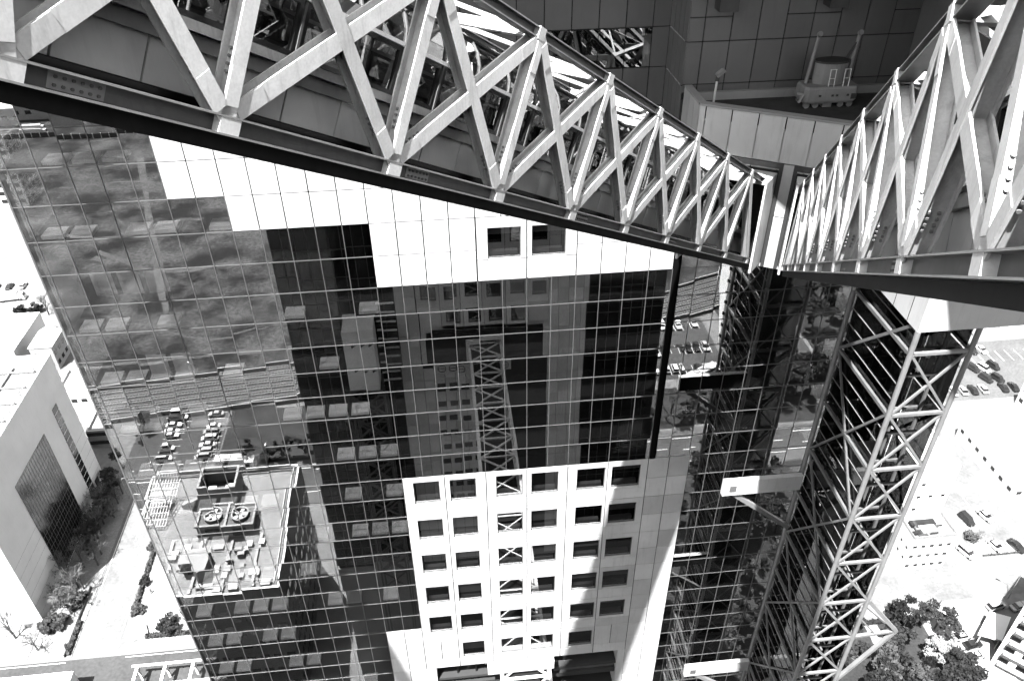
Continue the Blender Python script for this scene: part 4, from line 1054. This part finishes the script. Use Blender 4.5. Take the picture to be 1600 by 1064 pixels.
part('wall', MB().prism([(-51, -18), (-46.5, -18), (-46.0, -15.5), (-46.2, -13.2), (-47.4, -12.2), (-48.4, -13.2), (-48.6, -14.6), (-51, -14.6)], ZR_-0.3, ZR_+2.6), 'concrete', mr_)
part('door', MB().box(-50.2, -48.9, -14.61, -14.55, ZR_-0.3, ZR_+1.8), 'window_dark', mr_)
for i in range(34):
    x = -60+random.random()*24; y = -21.5+random.random()*11
    roof_box(rf, x, x+0.8+random.random(), y, y+0.8+random.random(), ZR_-0.4, 0.5+random.random()*0.5, random.choice(['bldg_white', 'bldg_grey', 'steel_mid']))
for k in range(5): part('duct', MB().box(-60+5.4*k, -59.5+5.4*k, -22, -10, ZR_-0.35, ZR_+0.15), 'bldg_grey', rf)
part('roof_well', MB().box(-52.5, -49.2, -20.8, -18.6, ZR_-0.38, ZR_-0.30), 'steel_dark', rf)
part('handrail', MB().box(-34.3, -34.2, -39, -9.6, ZR_+0.3, ZR_+1.1).box(-61.5, -34.4, -39.3, -39.2, ZR_+0.3, ZR_+1.1), 'paint', rf)
# mirrored hotel slab with rounded end, and far sheds
hp = [(83, -112), (96, -150), (101, -148.5)]+[(101+0, -148.5)]*0+[(90.5, -111), (88.5, -108.2), (85.8, -108.2)]
building('round_ended_hotel', 'slim white block with a rounded top, mirrored between tower and shaft', hp[::-1] if False else [(85.8, -108.2), (88.5, -108.2), (90.5, -111), (101, -148.5), (96, -150), (83, -112)], 38, 'bldg_white', 'roof', [(5, 10, 8, 1.2, 1.2, 3, 4.2)])
building('freight_shed', 'long freight shed beyond the waste ground, mirrored in the upper left glass', rpoly(-300, -120, -356, -338), 9, 'bldg_grey', 'bldg_white', [(2, 30, 1, 3, 2, 3, 4)])
building('freight_office', 'pale freight office mirrored above the railway', rpoly(-110, -60, -352, -335), 14, 'bldg_white', 'roof', [(2, 12, 3, 2, 1.5, 2, 4)])
building('park_pavilion', 'pale pavilion mirrored beside the lift shaft', rpoly(104, 122, -150, -136), 11, 'bldg_white', 'roof', [(2, 6, 2, 1.6, 1.4, 2, 4)])
fn = thing('boundary_fence', 'long slatted fence closing off the mirrored waste ground', 'fence', (-170, -318, ZG))
for k in range(80): part('fence_post', MB().box(-300+4*k, -299.7+4*k, -318.2, -317.9, ZG, ZG+2.6), 'paint', fn)
part('fence_sheet', MB().box(-300, 20, -318.6, -318.3, ZG, ZG+2.2), 'steel_dark', fn)

# ================================================================== cars, bus, trucks
def loft(mb, secs):
    """secs: list of (x, [(y,z)...]) rings joined in order"""
    i0 = len(mb.v); n = len(secs[0][1])
    for x, ring in secs:
        for y, z in ring: mb.v.append((x, y, z))
    for s_ in range(len(secs)-1):
        for k in range(n):
            a = i0+s_*n+k; b = i0+s_*n+(k+1) % n; mb.f.append((a, b, b+n, a+n))
    mb.f.append(tuple(i0+k for k in range(n))[::-1]); mb.f.append(tuple(i0+(len(secs)-1)*n+k for k in range(n)))
def ringp(hw, z0, z1, tw): return [(-hw, z0), (hw, z0), (hw*1.02, (z0+z1)/2), (hw*tw, z1), (-hw*tw, z1), (-hw*1.02, (z0+z1)/2)]
CARM = {}
def car_meshes(paint, kind):
    k_ = (paint, kind)
    if k_ in CARM: return CARM[k_]
    b = MB(); top_ = 0.92 if kind == 'saloon' else 1.0
    loft(b, [(-2.15, ringp(0.72, 0.42, 0.72, 0.9)), (-1.95, ringp(0.82, 0.28, 0.86, 0.9)), (-1.2, ringp(0.86, 0.24, top_, 0.9)), (0.9, ringp(0.86, 0.24, top_, 0.9)), (1.75, ringp(0.83, 0.26, 0.82, 0.9)), (2.15, ringp(0.7, 0.40, 0.66, 0.9))])
    g = MB(); r = MB()
    if kind == 'saloon': a, c, d_, e_ = -1.55, -0.85, 0.35, 1.05; h = 1.42
    else: a, c, d_, e_ = -2.0, -1.7, 0.75, 1.35; h = 1.78
    g.hexa([(a, -0.76, top_-0.01), (e_, -0.76, top_-0.01), (e_, 0.76, top_-0.01), (a, 0.76, top_-0.01), (c, -0.60, h-0.05), (d_, -0.60, h-0.05), (d_, 0.60, h-0.05), (c, 0.60, h-0.05)])
    r.hexa([(c-0.06, -0.62, h-0.05), (d_+0.06, -0.62, h-0.05), (d_+0.06, 0.62, h-0.05), (c-0.06, 0.62, h-0.05), (c+0.1, -0.52, h+0.03), (d_-0.1, -0.52, h+0.03), (d_-0.1, 0.52, h+0.03), (c+0.1, 0.52, h+0.03)])
    wh = MB().tube((0, -0.1, 0), (0, 0.1, 0), 0.31, n=12)
    hl = MB().box(-0.05, 0.05, -0.14, 0.14, -0.07, 0.07)
    CARM[k_] = (b.mesh('body', paint), g.mesh('windows', 'window_dark'), r.mesh('car_roof', paint), wh.mesh('wheel', 'rubber'), hl.mesh('headlight', 'paint'))
    return CARM[k_]
def car(x, y, rz, paint, label, group=None, kind='saloon', sc=1.0):
    b, g, r, wh, hl = car_meshes(paint, kind)
    t = thing('parked_car', label, 'car', (x, y, ZG+0.07), group, rz); t.scale = (sc, sc, sc)
    link('body', b, t); link('windows', g, t); link('car_roof', r, t)
    for xx in (-1.3, 1.35):
        for yy in (-0.78, 0.78): link('wheel', wh, t, (xx, yy, 0.31))
    for yy in (-0.5, 0.5): link('headlight', hl, t, (2.1, yy, 0.58))
    return t
G1 = 'cars mirrored in the left car park'
for k in range(8):
    y = -77.8-2.6*k
    if k != 3: car(-78.4, y, 0, random.choice(['car_white', 'car_white', 'car_silver', 'car_dark']), 'parked car in the outer mirrored row, %s from the road' % ORD[k], G1, random.choice(['saloon', 'van']))
    if k != 6: car(-67.8, y, PI, random.choice(['car_white', 'car_white', 'car_silver']), 'parked car in the mirrored row beside the lawn, %s from the road' % ORD[k], G1, random.choice(['saloon', 'van']))
G2 = 'cars mirrored in the right car park'
for k in range(10):
    x = 55.3+2.6*k
    if k not in (2, 8): car(x, -123.5, PI/2, random.choice(['car_white', 'car_silver', 'car_dark']), 'car in the back row of the mirrored right car park, %s from the left' % ORD[k], G2)
    if k not in (5,): car(x, -111, PI/2, random.choice(['car_white', 'car_silver', 'car_dark']), 'car in the middle row of the mirrored right car park, %s from the left' % ORD[k], G2)
    if k not in (0, 6): car(x, -100.5, -PI/2, random.choice(['car_white', 'car_white', 'car_silver', 'car_dark']), 'car in the front row of the mirrored right car park, %s from the left' % ORD[k], G2, random.choice(['saloon', 'van']))
car(120.6, 117.9, -1.35, 'car_dark', 'black estate car alone on the white road by the roof garden', None, 'van')
car(125.7, 118.4, -1.3, 'car_white', 'white car driving beside the black estate car')
car(127.6, 109, -1.25, 'car_dark', 'dark saloon waiting at the road junction at the right edge')
car(122.8, 109.6, -1.3, 'car_white', 'white car waiting at the junction left of the dark saloon')
car(115.0, 108.6, -1.2, 'car_white', 'white van turning at the junction by the street lamp', None, 'van')
car(113.3, 94.2, 0.2, 'car_silver', 'pale van on the lane above the entrance canopy', None, 'van')
car(118.3, 93.6, 0.2, 'car_silver', 'grey car at the right edge beside the pale van')
G3 = 'cars parked next to the park trees'
for i, (x, y, p, lb) in enumerate(((102, 88.1, 'car_silver', 'grey car at the top of the right yard column'), (99, 85.6, 'car_silver', 'grey car nearest the dark trees, upper of its column'), (98.7, 83.4, 'car_dark', 'dark car second below the top in the tree-side column'), (98.9, 81.2, 'car_dark', 'dark car third in the tree-side column'), (103, 86, 'car_dark', 'black car next to the entrance canopy'), (102.4, 83.6, 'car_silver', 'silver car below the black one by the canopy'), (99.2, 78.6, 'car_silver', 'silver car lowest in the tree-side column'), (97.2, 88.2, 'car_dark', 'dark car half hidden by the park trees'))):
    car(x, y, 0.12, p, lb, G3, 'saloon')
G4 = 'dark cars in the far yard'
for x, y, lb in ((155.0, 173, 'dark car in the far yard, back left of four'), (161.6, 173.4, 'dark car in the far yard, back right of four'), (156.0, 168, 'dark car in the far yard, front left of four'), (159.4, 167.6, 'dark car in the far yard, front right of four')):
    car(x, y, -1.2, 'car_dark', lb, G4, 'van')
car(158.2, 172.6, -1.2, 'car_white', 'white car squeezed between the dark cars in the far yard', None, 'van')
car(-76.5, 143, PI/2, 'car_dark', 'dark car in the side street next to the glass tower')
car(-80.6, 176, PI/2, 'car_white', 'white car at the shaded far end of the side street')
car(20, -65, 0, 'car_white', 'white car on the mirrored road below the tower')
car(-58, -64.8, 0, 'car_white', 'white car on the mirrored road behind the roof box')
car(-90, -69.6, PI, 'car_silver', 'grey car on the mirrored road by the far left edge')
for i in range(11):
    if i not in (3, 7): car(-196+4.6*i, 256, PI/2, random.choice(['car_silver', 'car_dark', 'car_white']), 'car in the row on the far left lot, %s from the left' % ORD[i], 'cars on the far left lot')
for i in range(9):
    if i != 4: car(138+3.1*i, 181.5, -1.4, random.choice(['car_silver', 'car_dark', 'car_white']), 'car against the far yard fence, %s from the left' % ORD[i], 'cars against the far yard fence')
for i in range(8):
    if i not in (2, 5): car(156+3.0*i, 134.5, 1.45, random.choice(['car_silver', 'car_dark', 'car_white']), 'car before the pale yard office, %s from the left' % ORD[i], 'cars before the yard office')
for i in range(12):
    if i not in (1, 6, 9): car(137+3.1*i, 163.5, 1.5, random.choice(['car_silver', 'car_dark', 'car_dark']), 'car in the near row of the far yard, %s from the left' % ORD[i], 'cars in the near row of the far yard')
for i in range(6):
    car(121.5, 132+7.5*i, PI/2+0.03, random.choice(['car_silver', 'car_dark', 'car_white']), 'car queuing up the white north road, %s from the junction' % ORD[i], 'cars on the north road')
def truck(x, y, rz, label, L=9.0, mt='car_white', bus=False):
    t = thing('bus' if bus else 'delivery_truck', label, 'bus' if bus else 'truck', (x, y, ZG+0.07), None, rz)
    if bus:
        link('body', MB().hexa([(-L/2, -1.25, 0.35), (L/2, -1.25, 0.35), (L/2, 1.25, 0.35), (-L/2, 1.25, 0.35), (-L/2+0.1, -1.2, 3.1), (L/2-0.25, -1.2, 3.1), (L/2-0.25, 1.2, 3.1), (-L/2+0.1, 1.2, 3.1)]).mesh('body', mt), t)
        for s_ in (-1, 1): link('window_band', MB().box(-L/2+0.6, L/2-0.8, 1.235*s_-0.02, 1.235*s_+0.02, 1.5, 2.5).mesh('window_band', 'window_dark'), t)
        link('windscreen', MB().box(L/2-0.22, L/2-0.08, -1.05, 1.05, 1.3, 2.7).mesh('windscreen', 'window_dark'), t)
        for x_ in (-3.0, 0.5): link('roof_unit', MB().box(x_, x_+1.8, -0.8, 0.8, 3.1, 3.4).mesh('roof_unit', 'car_silver'), t)
    else:
        link('cargo_box', MB().box(-L/2, L/2-2.2, -1.15, 1.15, 0.8, 3.2).mesh('cargo_box', mt), t)
        link('cab', MB().hexa([(L/2-2.0, -1.1, 0.5), (L/2, -1.1, 0.5), (L/2, 1.1, 0.5), (L/2-2.0, 1.1, 0.5), (L/2-2.0, -1.05, 2.6), (L/2-0.5, -1.05, 2.6), (L/2-0.5, 1.05, 2.6), (L/2-2.0, 1.05, 2.6)]).mesh('cab', mt), t)
        link('windscreen', MB().hexa([(L/2-0.30, -0.95, 1.5), (L/2-0.20, -0.95, 1.5), (L/2-0.20, 0.95, 1.5), (L/2-0.30, 0.95, 1.5), (L/2-0.52, -0.9, 2.4), (L/2-0.42, -0.9, 2.4), (L/2-0.42, 0.9, 2.4), (L/2-0.52, 0.9, 2.4)]).mesh('windscreen', 'window_dark'), t)
    wm = MB().tube((0, -0.14, 0), (0, 0.14, 0), 0.45, n=12).mesh('wheel', 'rubber')
    for xx in (-L/2+1.6, L/2-1.5):
        for yy in (-1.0, 1.0): link('wheel', wm, t, (xx, yy, 0.45))
    return t
truck(73, -96.4, -0.55, 'white coach with a curved roof, mirrored beside the right car park', 11.5, 'car_white', True)
truck(-58.5, -74.0, 0.03, 'white bus at the mirrored kerb behind the roof box', 10.5, 'car_white', True)
truck(-150.4, 247.5, 0.1, 'white lorry on the open lot at the far left', 9)
truck(-199, -322, 0.0, 'white lorry by the fence, mirrored in the top left panes', 11)
truck(-158, -324, 0.0, 'second white lorry by the fence, mirrored further right', 11)

# ================================================================== trees, hedges, lamps, people
def leaf_tree(name, n, r, h, mt, seed, trunk=True, squash=0.8):
    rd = random.Random(seed); cr = MB(); lobes = []
    for k in range(24):
        t = rd.random()*2*PI; q = r*(0.25+0.72*rd.random()); lobes.append((q*math.cos(t), q*math.sin(t), h+(rd.random()-0.5)*r*squash*1.3-0.15*q, r*(0.12+0.26*rd.random()**1.5)))
    for k in range(n):
        lx, ly, lz, lr = rd.choice(lobes); u = rd.random()*2*PI; c = rd.uniform(-1, 1); s_ = math.sqrt(1-c*c); q = lr*(rd.random()**0.4)
        p = Vector((lx+q*s_*math.cos(u), ly+q*s_*math.sin(u), lz+q*c*0.85))
        a = Vector((rd.gauss(0, 1), rd.gauss(0, 1), rd.gauss(0, 0.7))).normalized(); b = a.orthogonal().normalized(); z = 0.12+0.16*rd.random()
        cr.quad(p-a*z-b*z*0.6, p+a*z-b*z*0.6, p+a*z+b*z*0.6, p-a*z+b*z*0.6)
    tk = MB().tube((0, 0, 0), (0.1, 0, h*0.75), 0.22, 0.12, n=7)
    for k in range(6):
        lx, ly, lz, lr = lobes[k]; tk.tube((0.06, 0, h*(0.4+0.06*k)), (lx*0.9, ly*0.9, lz), 0.09, 0.03, n=5)
    return cr.mesh('crown', mt), tk.mesh('trunk', 'bark')
def bare_tree(seed, h=7.0, mt='twig', depth=5):
    rd = random.Random(seed); tk = MB(); tw = MB()
    def grow(p, d, L, r, lv):
        q = p+d*L
        (tk if lv < 2 else tw).tube(p, q, r, r*0.65, n=5 if lv < 2 else 3, cap=False)
        if lv >= depth: return
        for k in range(3 if lv else 4):
            nd = (d+Vector((rd.gauss(0, 0.5), rd.gauss(0, 0.5), rd.gauss(0.08, 0.3)))).normalized()
            grow(p+d*L*(0.55+0.45*rd.random()), nd, L*(0.62+0.16*rd.random()), r*0.6, lv+1)
    grow(Vector((0, 0, 0)), Vector((0.05, 0.02, 1)).normalized(), h*0.33, 0.2, 0)
    return tw.mesh('crown', mt), tk.mesh('trunk', 'bark')
TM = {'dark': leaf_tree('t', 2600, 3.4, 5.0, 'leaf_dark', 1), 'mid': leaf_tree('t', 2400, 3.0, 4.6, 'leaf', 2), 'light': leaf_tree('t', 2000, 2.8, 4.6, 'leaf_light', 3), 'dark2': leaf_tree('t', 2600, 3.6, 5.4, 'leaf_dark', 4), 'bush': leaf_tree('t', 1300, 1.5, 1.3, 'leaf', 5, squash=0.6),
      'bare': bare_tree(11, 8.0), 'bare2': bare_tree(12, 9.0), 'bare3': bare_tree(13, 7.0)}
def tree(kind, x, y, s_, label, group=None, cat='tree', z=0.0):
    t = thing('shrub' if kind == 'bush' else ('bare_tree' if kind.startswith('bare') else 'leafy_tree'), label, cat, (x, y, ZG+z), group, random.random()*6.28); t.scale = (s_, s_, s_*random.uniform(0.9, 1.1))
    link('crown', TM[kind][0], t); link('trunk', TM[kind][1], t)
    return t
GP = 'trees in the park at lower right'
rp = random.Random(21)
for i in range(11):
    tree(['dark', 'dark2', 'dark', 'mid'][i % 4], 76+4.6*(i % 5)+rp.uniform(-1.2, 1.2), 72+6.0*(i//5)+rp.uniform(-1.5, 1.5), rp.uniform(0.9, 1.25), 'dark tree filling the lower right park, %s row, %s from the shaft' % (ORD[i//5], ORD[i % 5]), 'dark trees filling the lower right park')
for i, (k, x, y, s_, lb) in enumerate((('dark', 90.7, 91.6, 1.0, 'dark tree at the park edge nearest the street'), ('dark2', 96.4, 89.6, 1.05, 'dark tree against the parked cars'), ('light', 93.2, 83.6, 1.05, 'pale flowering tree amid the dark park trees'), ('dark', 86.6, 87.0, 0.9, 'dark tree left of the pale flowering tree'), ('mid', 80.5, 81.5, 1.35, 'broad grey-green tree at the bottom edge of the park'), ('dark2', 93.0, 78.4, 1.1, 'dark tree below the pale flowering tree'), ('dark', 79.5, 91.8, 0.7, 'small dark tree left of the park path'), ('mid', 86.5, 77.0, 1.2, 'grey-green tree at the frame bottom between path and cars'), ('bare', 74.5, 85.5, 1.0, 'bare tree beside the shaft foot'), ('dark', 90.0, 94.2, 0.55, 'small dark bush-like tree at the kerb'))):
    tree(k, x, y, s_, lb, GP)
GS = 'trees beside the white office block'
for i, (k, x, y, s_, lb) in enumerate((('mid', -87.5, 140.0, 1.05, 'leafy tree in shade by the dark glazed wall'), ('mid', -87.2, 133.6, 1.1, 'second leafy tree in shade by the dark glazed wall'), ('bare2', -88.0, 127.0, 1.15, 'tangled bare tree at the office wall, upper of two'), ('bare', -87.6, 121.5, 1.2, 'tangled bare tree at the office wall, lower of two'), ('bare3', -89.8, 116.2, 1.2, 'bare tree at the office corner'), ('bush', -86.2, 117, 1.3, 'pale shrub below the office corner'), ('bare', -90.7, 106, 1.0, 'bare forked tree on the corner pavement'), ('bare2', -96.5, 109.5, 1.1, 'bare tree at the left frame edge near the corner'), ('bush', -89, 111.5, 1.6, 'round shrub between bare trees on the corner'), ('mid', -88, 150, 0.9, 'leafy tree at the far end of the office shade'), ('mid', -87.5, 160, 1.0, 'leafy tree beyond the office end'))):
    tree(k, x, y, s_, lb, GS)
rp = random.Random(5)
for i in range(12):
    tree(['bare', 'bare2', 'bare3', 'bare2'][i % 4], -90.2+rp.random()*5.5, 114.5+i*3.2, rp.uniform(0.95, 1.35), 'tangled bare tree in the strip by the office wall, %s from the corner' % ORD[i], 'bare trees in the strip by the office wall')
for i in range(7):
    tree(['mid', 'bare2'][i % 2], -89.5+rp.random()*4, 131+i*3.6, rp.uniform(0.7, 1.0), 'small shaded tree under the dark glazed wall, %s from the corner' % ORD[i], 'small shaded trees under the glazed wall')
for i, (k, x, y, s_, lb) in enumerate((('bare3', -75.2, 146, 0.9, 'pale bare tree on the right kerb of the side street'), ('bare', -73.0, 137.5, 0.8, 'bare tree halfway along the right kerb'), ('light', -74.2, 151, 0.65, 'pale blossoming tree by the glass tower edge'), ('bush', -73.4, 131, 0.8, 'low shrub on the right kerb, far one'), ('bush', -72.8, 121, 0.8, 'low shrub on the right kerb, near one'), ('bare2', -61.0, 109.4, 0.85, 'leafless tree on the white plaza'), ('bush', -58.5, 110.5, 1.8, 'spreading shrub on the white plaza'), ('bush', -64.5, 108.6, 1.5, 'dark shrub on the plaza corner'), ('bush', -72.2, 113.5, 0.9, 'shrub at the plaza tip'))):
    tree(k, x, y, s_, lb, 'trees by the side street', z=0.1)
tree('bush', -144.3, 238.5, 1.3, 'left one of two clipped round bushes on the far lot', 'round bushes', 'bush')
tree('bush', -139.6, 239.5, 1.5, 'right one of two clipped round bushes on the far lot', 'round bushes', 'bush')
tree('bare2', -134.5, 236.5, 1.3, 'bare tree beside the two round bushes')
GM = 'trees mirrored along the road'
for i, (k, x, y, s_, lb) in enumerate((('bare2', 58.6, -79.5, 1.45, 'tall bare tree mirrored beside the tower corner'), ('dark', 66, -82, 1.0, 'dark tree mirrored next to the coach'), ('mid', 62.5, -77.5, 0.9, 'grey tree mirrored below the coach'), ('mid', 72, -80, 1.1, 'grey tree mirrored on the lawn right of the coach'), ('dark', 52, -78, 0.8, 'small dark tree mirrored by the tower corner'), ('dark2', 113, -103, 1.2, 'dark tree mirrored close to the lift shaft, upper'), ('mid', 118, -96, 1.3, 'grey tree mirrored close to the lift shaft, middle'), ('mid', 110, -90, 1.2, 'grey tree mirrored close to the lift shaft, lower'), ('dark', 121, -88, 1.2, 'dark tree mirrored close to the lift shaft, lowest'), ('dark', -56, -76.5, 0.75, 'dark tree mirrored at the lawn kerb, left'), ('dark2', -46.5, -76.5, 0.9, 'dark tree mirrored at the lawn kerb, middle'), ('mid', -50.5, -76.0, 0.6, 'small tree mirrored at the lawn kerb'), ('dark', -40, -76.8, 0.9, 'dark tree mirrored at the lawn kerb, right'), ('bush', -60.5, -76.4, 1.0, 'shrub mirrored at the lawn corner'), ('bush', -53, -76.2, 0.9, 'shrub mirrored between the lawn trees'), ('mid', -92, -78, 1.0, 'tree mirrored left of the car park'), ('mid', -86.4, -92, 0.8, 'tree mirrored at the car park edge'), ('bare', -96, -84, 1.0, 'bare tree mirrored left of the car park'))):
    tree(k, x, y, s_, lb, GM)
for i in range(14):
    tree(['dark2', 'mid', 'dark'][i % 3], 92+3.4*(i % 7)+random.uniform(-1, 1), -84-9*(i//7)-random.uniform(0, 5), random.uniform(0.9, 1.3), 'grove tree mirrored above the tie beam, %s row, %s from the left' % (ORD[i//7], ORD[i % 7]), 'grove mirrored above the tie beam')
GD = 'dark trees of the park mirrored beside the lift shaft'
rp = random.Random(99)
for i in range(26):
    x = 38+6.2*(i % 7)+rp.uniform(-2, 2); y = -54+14.5*(i//7)+rp.uniform(-4, 4)
    tree(['dark', 'dark2', 'dark', 'mid'][i % 4], x, y, rp.uniform(1.0, 1.5), 'dark park tree mirrored beside the shaft, %s row, %s from the tower' % (ORD[i//7], ORD[i % 7]), GD)
for i in range(10):
    tree(['dark2', 'mid'][i % 2], 116+7*(i % 5)+rp.uniform(-2, 2), -118-16*(i//5)+rp.uniform(-3, 3), rp.uniform(1.1, 1.5), 'upper park tree mirrored beside the shaft, %s row, %s from the road' % (ORD[i//5], ORD[i % 5]), 'trees of the upper mirrored park')
def hedge(x0, x1, y0, y1, h, label, n=1500, mt='leaf'):
    rd = random.Random(int(x0*7+y0)); mb = MB()
    for k in range(n):
        p = Vector((rd.uniform(x0, x1), rd.uniform(y0, y1), ZG+0.13+h*rd.random()**0.7)); a = Vector((rd.gauss(0, 1), rd.gauss(0, 1), rd.gauss(0, 1))).normalized(); b = a.orthogonal().normalized(); z = 0.10+0.1*rd.random()
        mb.quad(p-a*z-b*z, p+a*z-b*z, p+a*z+b*z, p-a*z+b*z)
    t = thing('hedge', label, 'hedge', ((x0+x1)/2, (y0+y1)/2, ZG)); part('foliage', mb, mt, t); part('stem', MB().box(x0+0.1, x1-0.1, y0+0.1, y1-0.1, ZG+0.1, ZG+h*0.5), 'leaf_dark', t)
hedge(-73.4, -72.6, 112, 146, 0.9, 'low hedge along the right kerb of the side street', 2600)
hedge(-69, -26, 106.2, 107.2, 0.9, 'low hedge along the plaza above the dark cross street', 2600)
hedge(-84.4, -83.6, 104, 112, 0.9, 'short hedge at the corner of the side street', 700)
hedge(-64, -35, -76, -75.2, 1.0, 'hedge mirrored along the lawn kerb', 1800, 'leaf_dark')
hedge(62, 96, 92.9, 93.7, 1.0, 'dark hedge between park and street', 2400, 'leaf_dark')
part('border_wall', MB().box(-84.6, -84.4, 103.7, 121, ZG+0.1, ZG+0.9), 'steel_dark', thing('garden_wall', 'thin dark wall along the office pavement', 'wall', (-84.5, 112, ZG)))
part('planter_wall', MB().prism([(-72.2, 105.6), (-68.6, 107.5), (-69.6, 109.6), (-73.3, 108)], ZG+0.1, ZG+0.9), 'bldg_white', thing('planter_block', 'white angular planter block at the tip of the plaza', 'planter', (-71, 107.6, ZG)))
ks = thing('kiosk', 'small pale box on the corner pavement', 'kiosk', (-84.8, 106.0, ZG))
part('body', MB().box(-85.6, -84.9, 105.4, 106.4, ZG+0.13, ZG+1.7), 'bldg_white', ks); part('lid', MB().box(-85.7, -84.8, 105.3, 106.5, ZG+1.7, ZG+1.8), 'bldg_grey', ks)
def lamp(x, y, h, arm, label):
    t = thing('street_lamp', label, 'street lamp', (x, y, ZG), 'street lamps')
    part('pole', MB().tube((x, y, ZG), (x, y, ZG+h), 0.11, 0.07, n=8), 'steel_mid', t)
    part('arm', MB().tube((x, y, ZG+h), (x+arm[0], y+arm[1], ZG+h+0.25), 0.06, 0.05, n=6), 'steel_mid', t)
    part('lamp_head', MB().obox((x+arm[0]*1.2, y+arm[1]*1.2, ZG+h+0.25), Vector((*arm, 0)).normalized(), Vector((-arm[1], arm[0], 0)).normalized(), Z_, 0.45, 0.16, 0.08), 'paint', t)
lamp(95.9, 93.3, 8, (1.8, 0.6), 'tall street lamp rising from the park corner')
lamp(117.6, 96.2, 8, (-1.2, 1.2), 'street lamp at the junction near the right edge')
lamp(92.2, 94.4, 6, (1.2, 0.5), 'shorter street lamp by the park kerb')
lamp(-83.8, 148, 7, (1.2, 0.0), 'street lamp in the office shade')
lamp(-50, -75.8, 7, (0.0, 1.2), 'street lamp mirrored on the lawn kerb')
lamp(-44.2, -92, 8, (0.8, 0.3), 'street lamp mirrored on the lawn')
lamp(-78, -112, 7, (0.8, 0.3), 'mast mirrored among the railway tracks')
def person(x, y, label, cloth='skin_cloth'):
    mb = MB(); o = Vector((x, y, ZG+0.1))
    def ring_(z, rx, ry, n=8): return [(rx*math.cos(2*PI*k/n), ry*math.sin(2*PI*k/n), z) for k in range(n)]
    secs = [(0.0, .05, .09, .10), (0.0, .45, .07, .08), (0.0, .85, .17, .12), (0, 1.05, .15, .11), (0, 1.38, .21, .12), (0, 1.46, .08, .07), (0, 1.52, .06, .06), (0, 1.60, .09, .10), (0, 1.70, .09, .10), (0, 1.76, .04, .05)]
    for leg in (-0.1, 0.1):
        i0 = len(mb.v)
        for z, r in ((0.0, .06), (0.42, .07), (0.86, .10)):
            for k in range(6): mb.v.append((o.x+leg+r*math.cos(k*PI/3), o.y+(0.12 if leg > 0 else -0.12)*(1-z/0.86)+r*math.sin(k*PI/3), o.z+z))
        for r in range(2):
            for k in range(6): mb.f.append((i0+r*6+k, i0+r*6+(k+1) % 6, i0+(r+1)*6+(k+1) % 6, i0+(r+1)*6+k))
    i0 = len(mb.v)
    for _, z, rx, ry in secs[2:]:
        for a, b, c in ring_(z, rx, ry): mb.v.append((o.x+a, o.y+b, o.z+c))
    for r in range(len(secs)-3):
        for k in range(8): mb.f.append((i0+r*8+k, i0+r*8+(k+1) % 8, i0+(r+1)*8+(k+1) % 8, i0+(r+1)*8+k))
    for s_ in (-1, 1): mb.tube(o+Vector((s_*0.22, 0, 1.36)), o+Vector((s_*0.27, 0.10*s_, 0.80)), 0.05, 0.035, n=6)
    p = part('person', mb, cloth, None); tag(p, label, 'person')
gr = thing('guard_rail', 'dark guard rail along the kerb at the right edge', 'rail', (126, 107.4, ZG))
part('rail', MB().box(118.5, 140, 107.25, 107.33, ZG+0.6, ZG+0.75).box(118.5, 140, 107.25, 107.33, ZG+0.25, ZG+0.35), 'steel_dark', gr)
for k in range(12): part('post', MB().box(118.5+1.9*k, 118.62+1.9*k, 107.34, 107.44, ZG, ZG+0.9), 'steel_dark', gr)
tree('bare3', 117.4, 112.2, 0.6, 'small bare tree at the junction kerb, left'); tree('bare', 119.6, 111.6, 0.55, 'small bare tree at the junction kerb, right')
tree('bush', 118.4, 112.6, 0.9, 'small shrub at the junction kerb', None, 'bush')
rw = thing('retaining_wall', 'low pale wall round the park corner by the street lamp', 'wall', (96, 92.5, ZG))
part('coping', MB().box(95.6, 110, 93.2, 93.55, ZG, ZG+1.3), 'bldg_white', rw); part('return', MB().box(95.6, 96.0, 88.5, 93.19, ZG, ZG+1.3), 'bldg_white', rw)
person(88.4, 94.9, 'person in dark clothes walking beside the park hedge')
person(101.6, 96.0, 'person standing on the pavement under the tall street lamp')
person(-70.6, 118.0, 'person crossing the white plaza')

# ------------------------------------------------------------------ lift everything so that the ground lies at z = 0
for o in list(COL.objects):
    if o.parent is None and o.type in {'MESH', 'EMPTY'}: o.location.z += 150.0
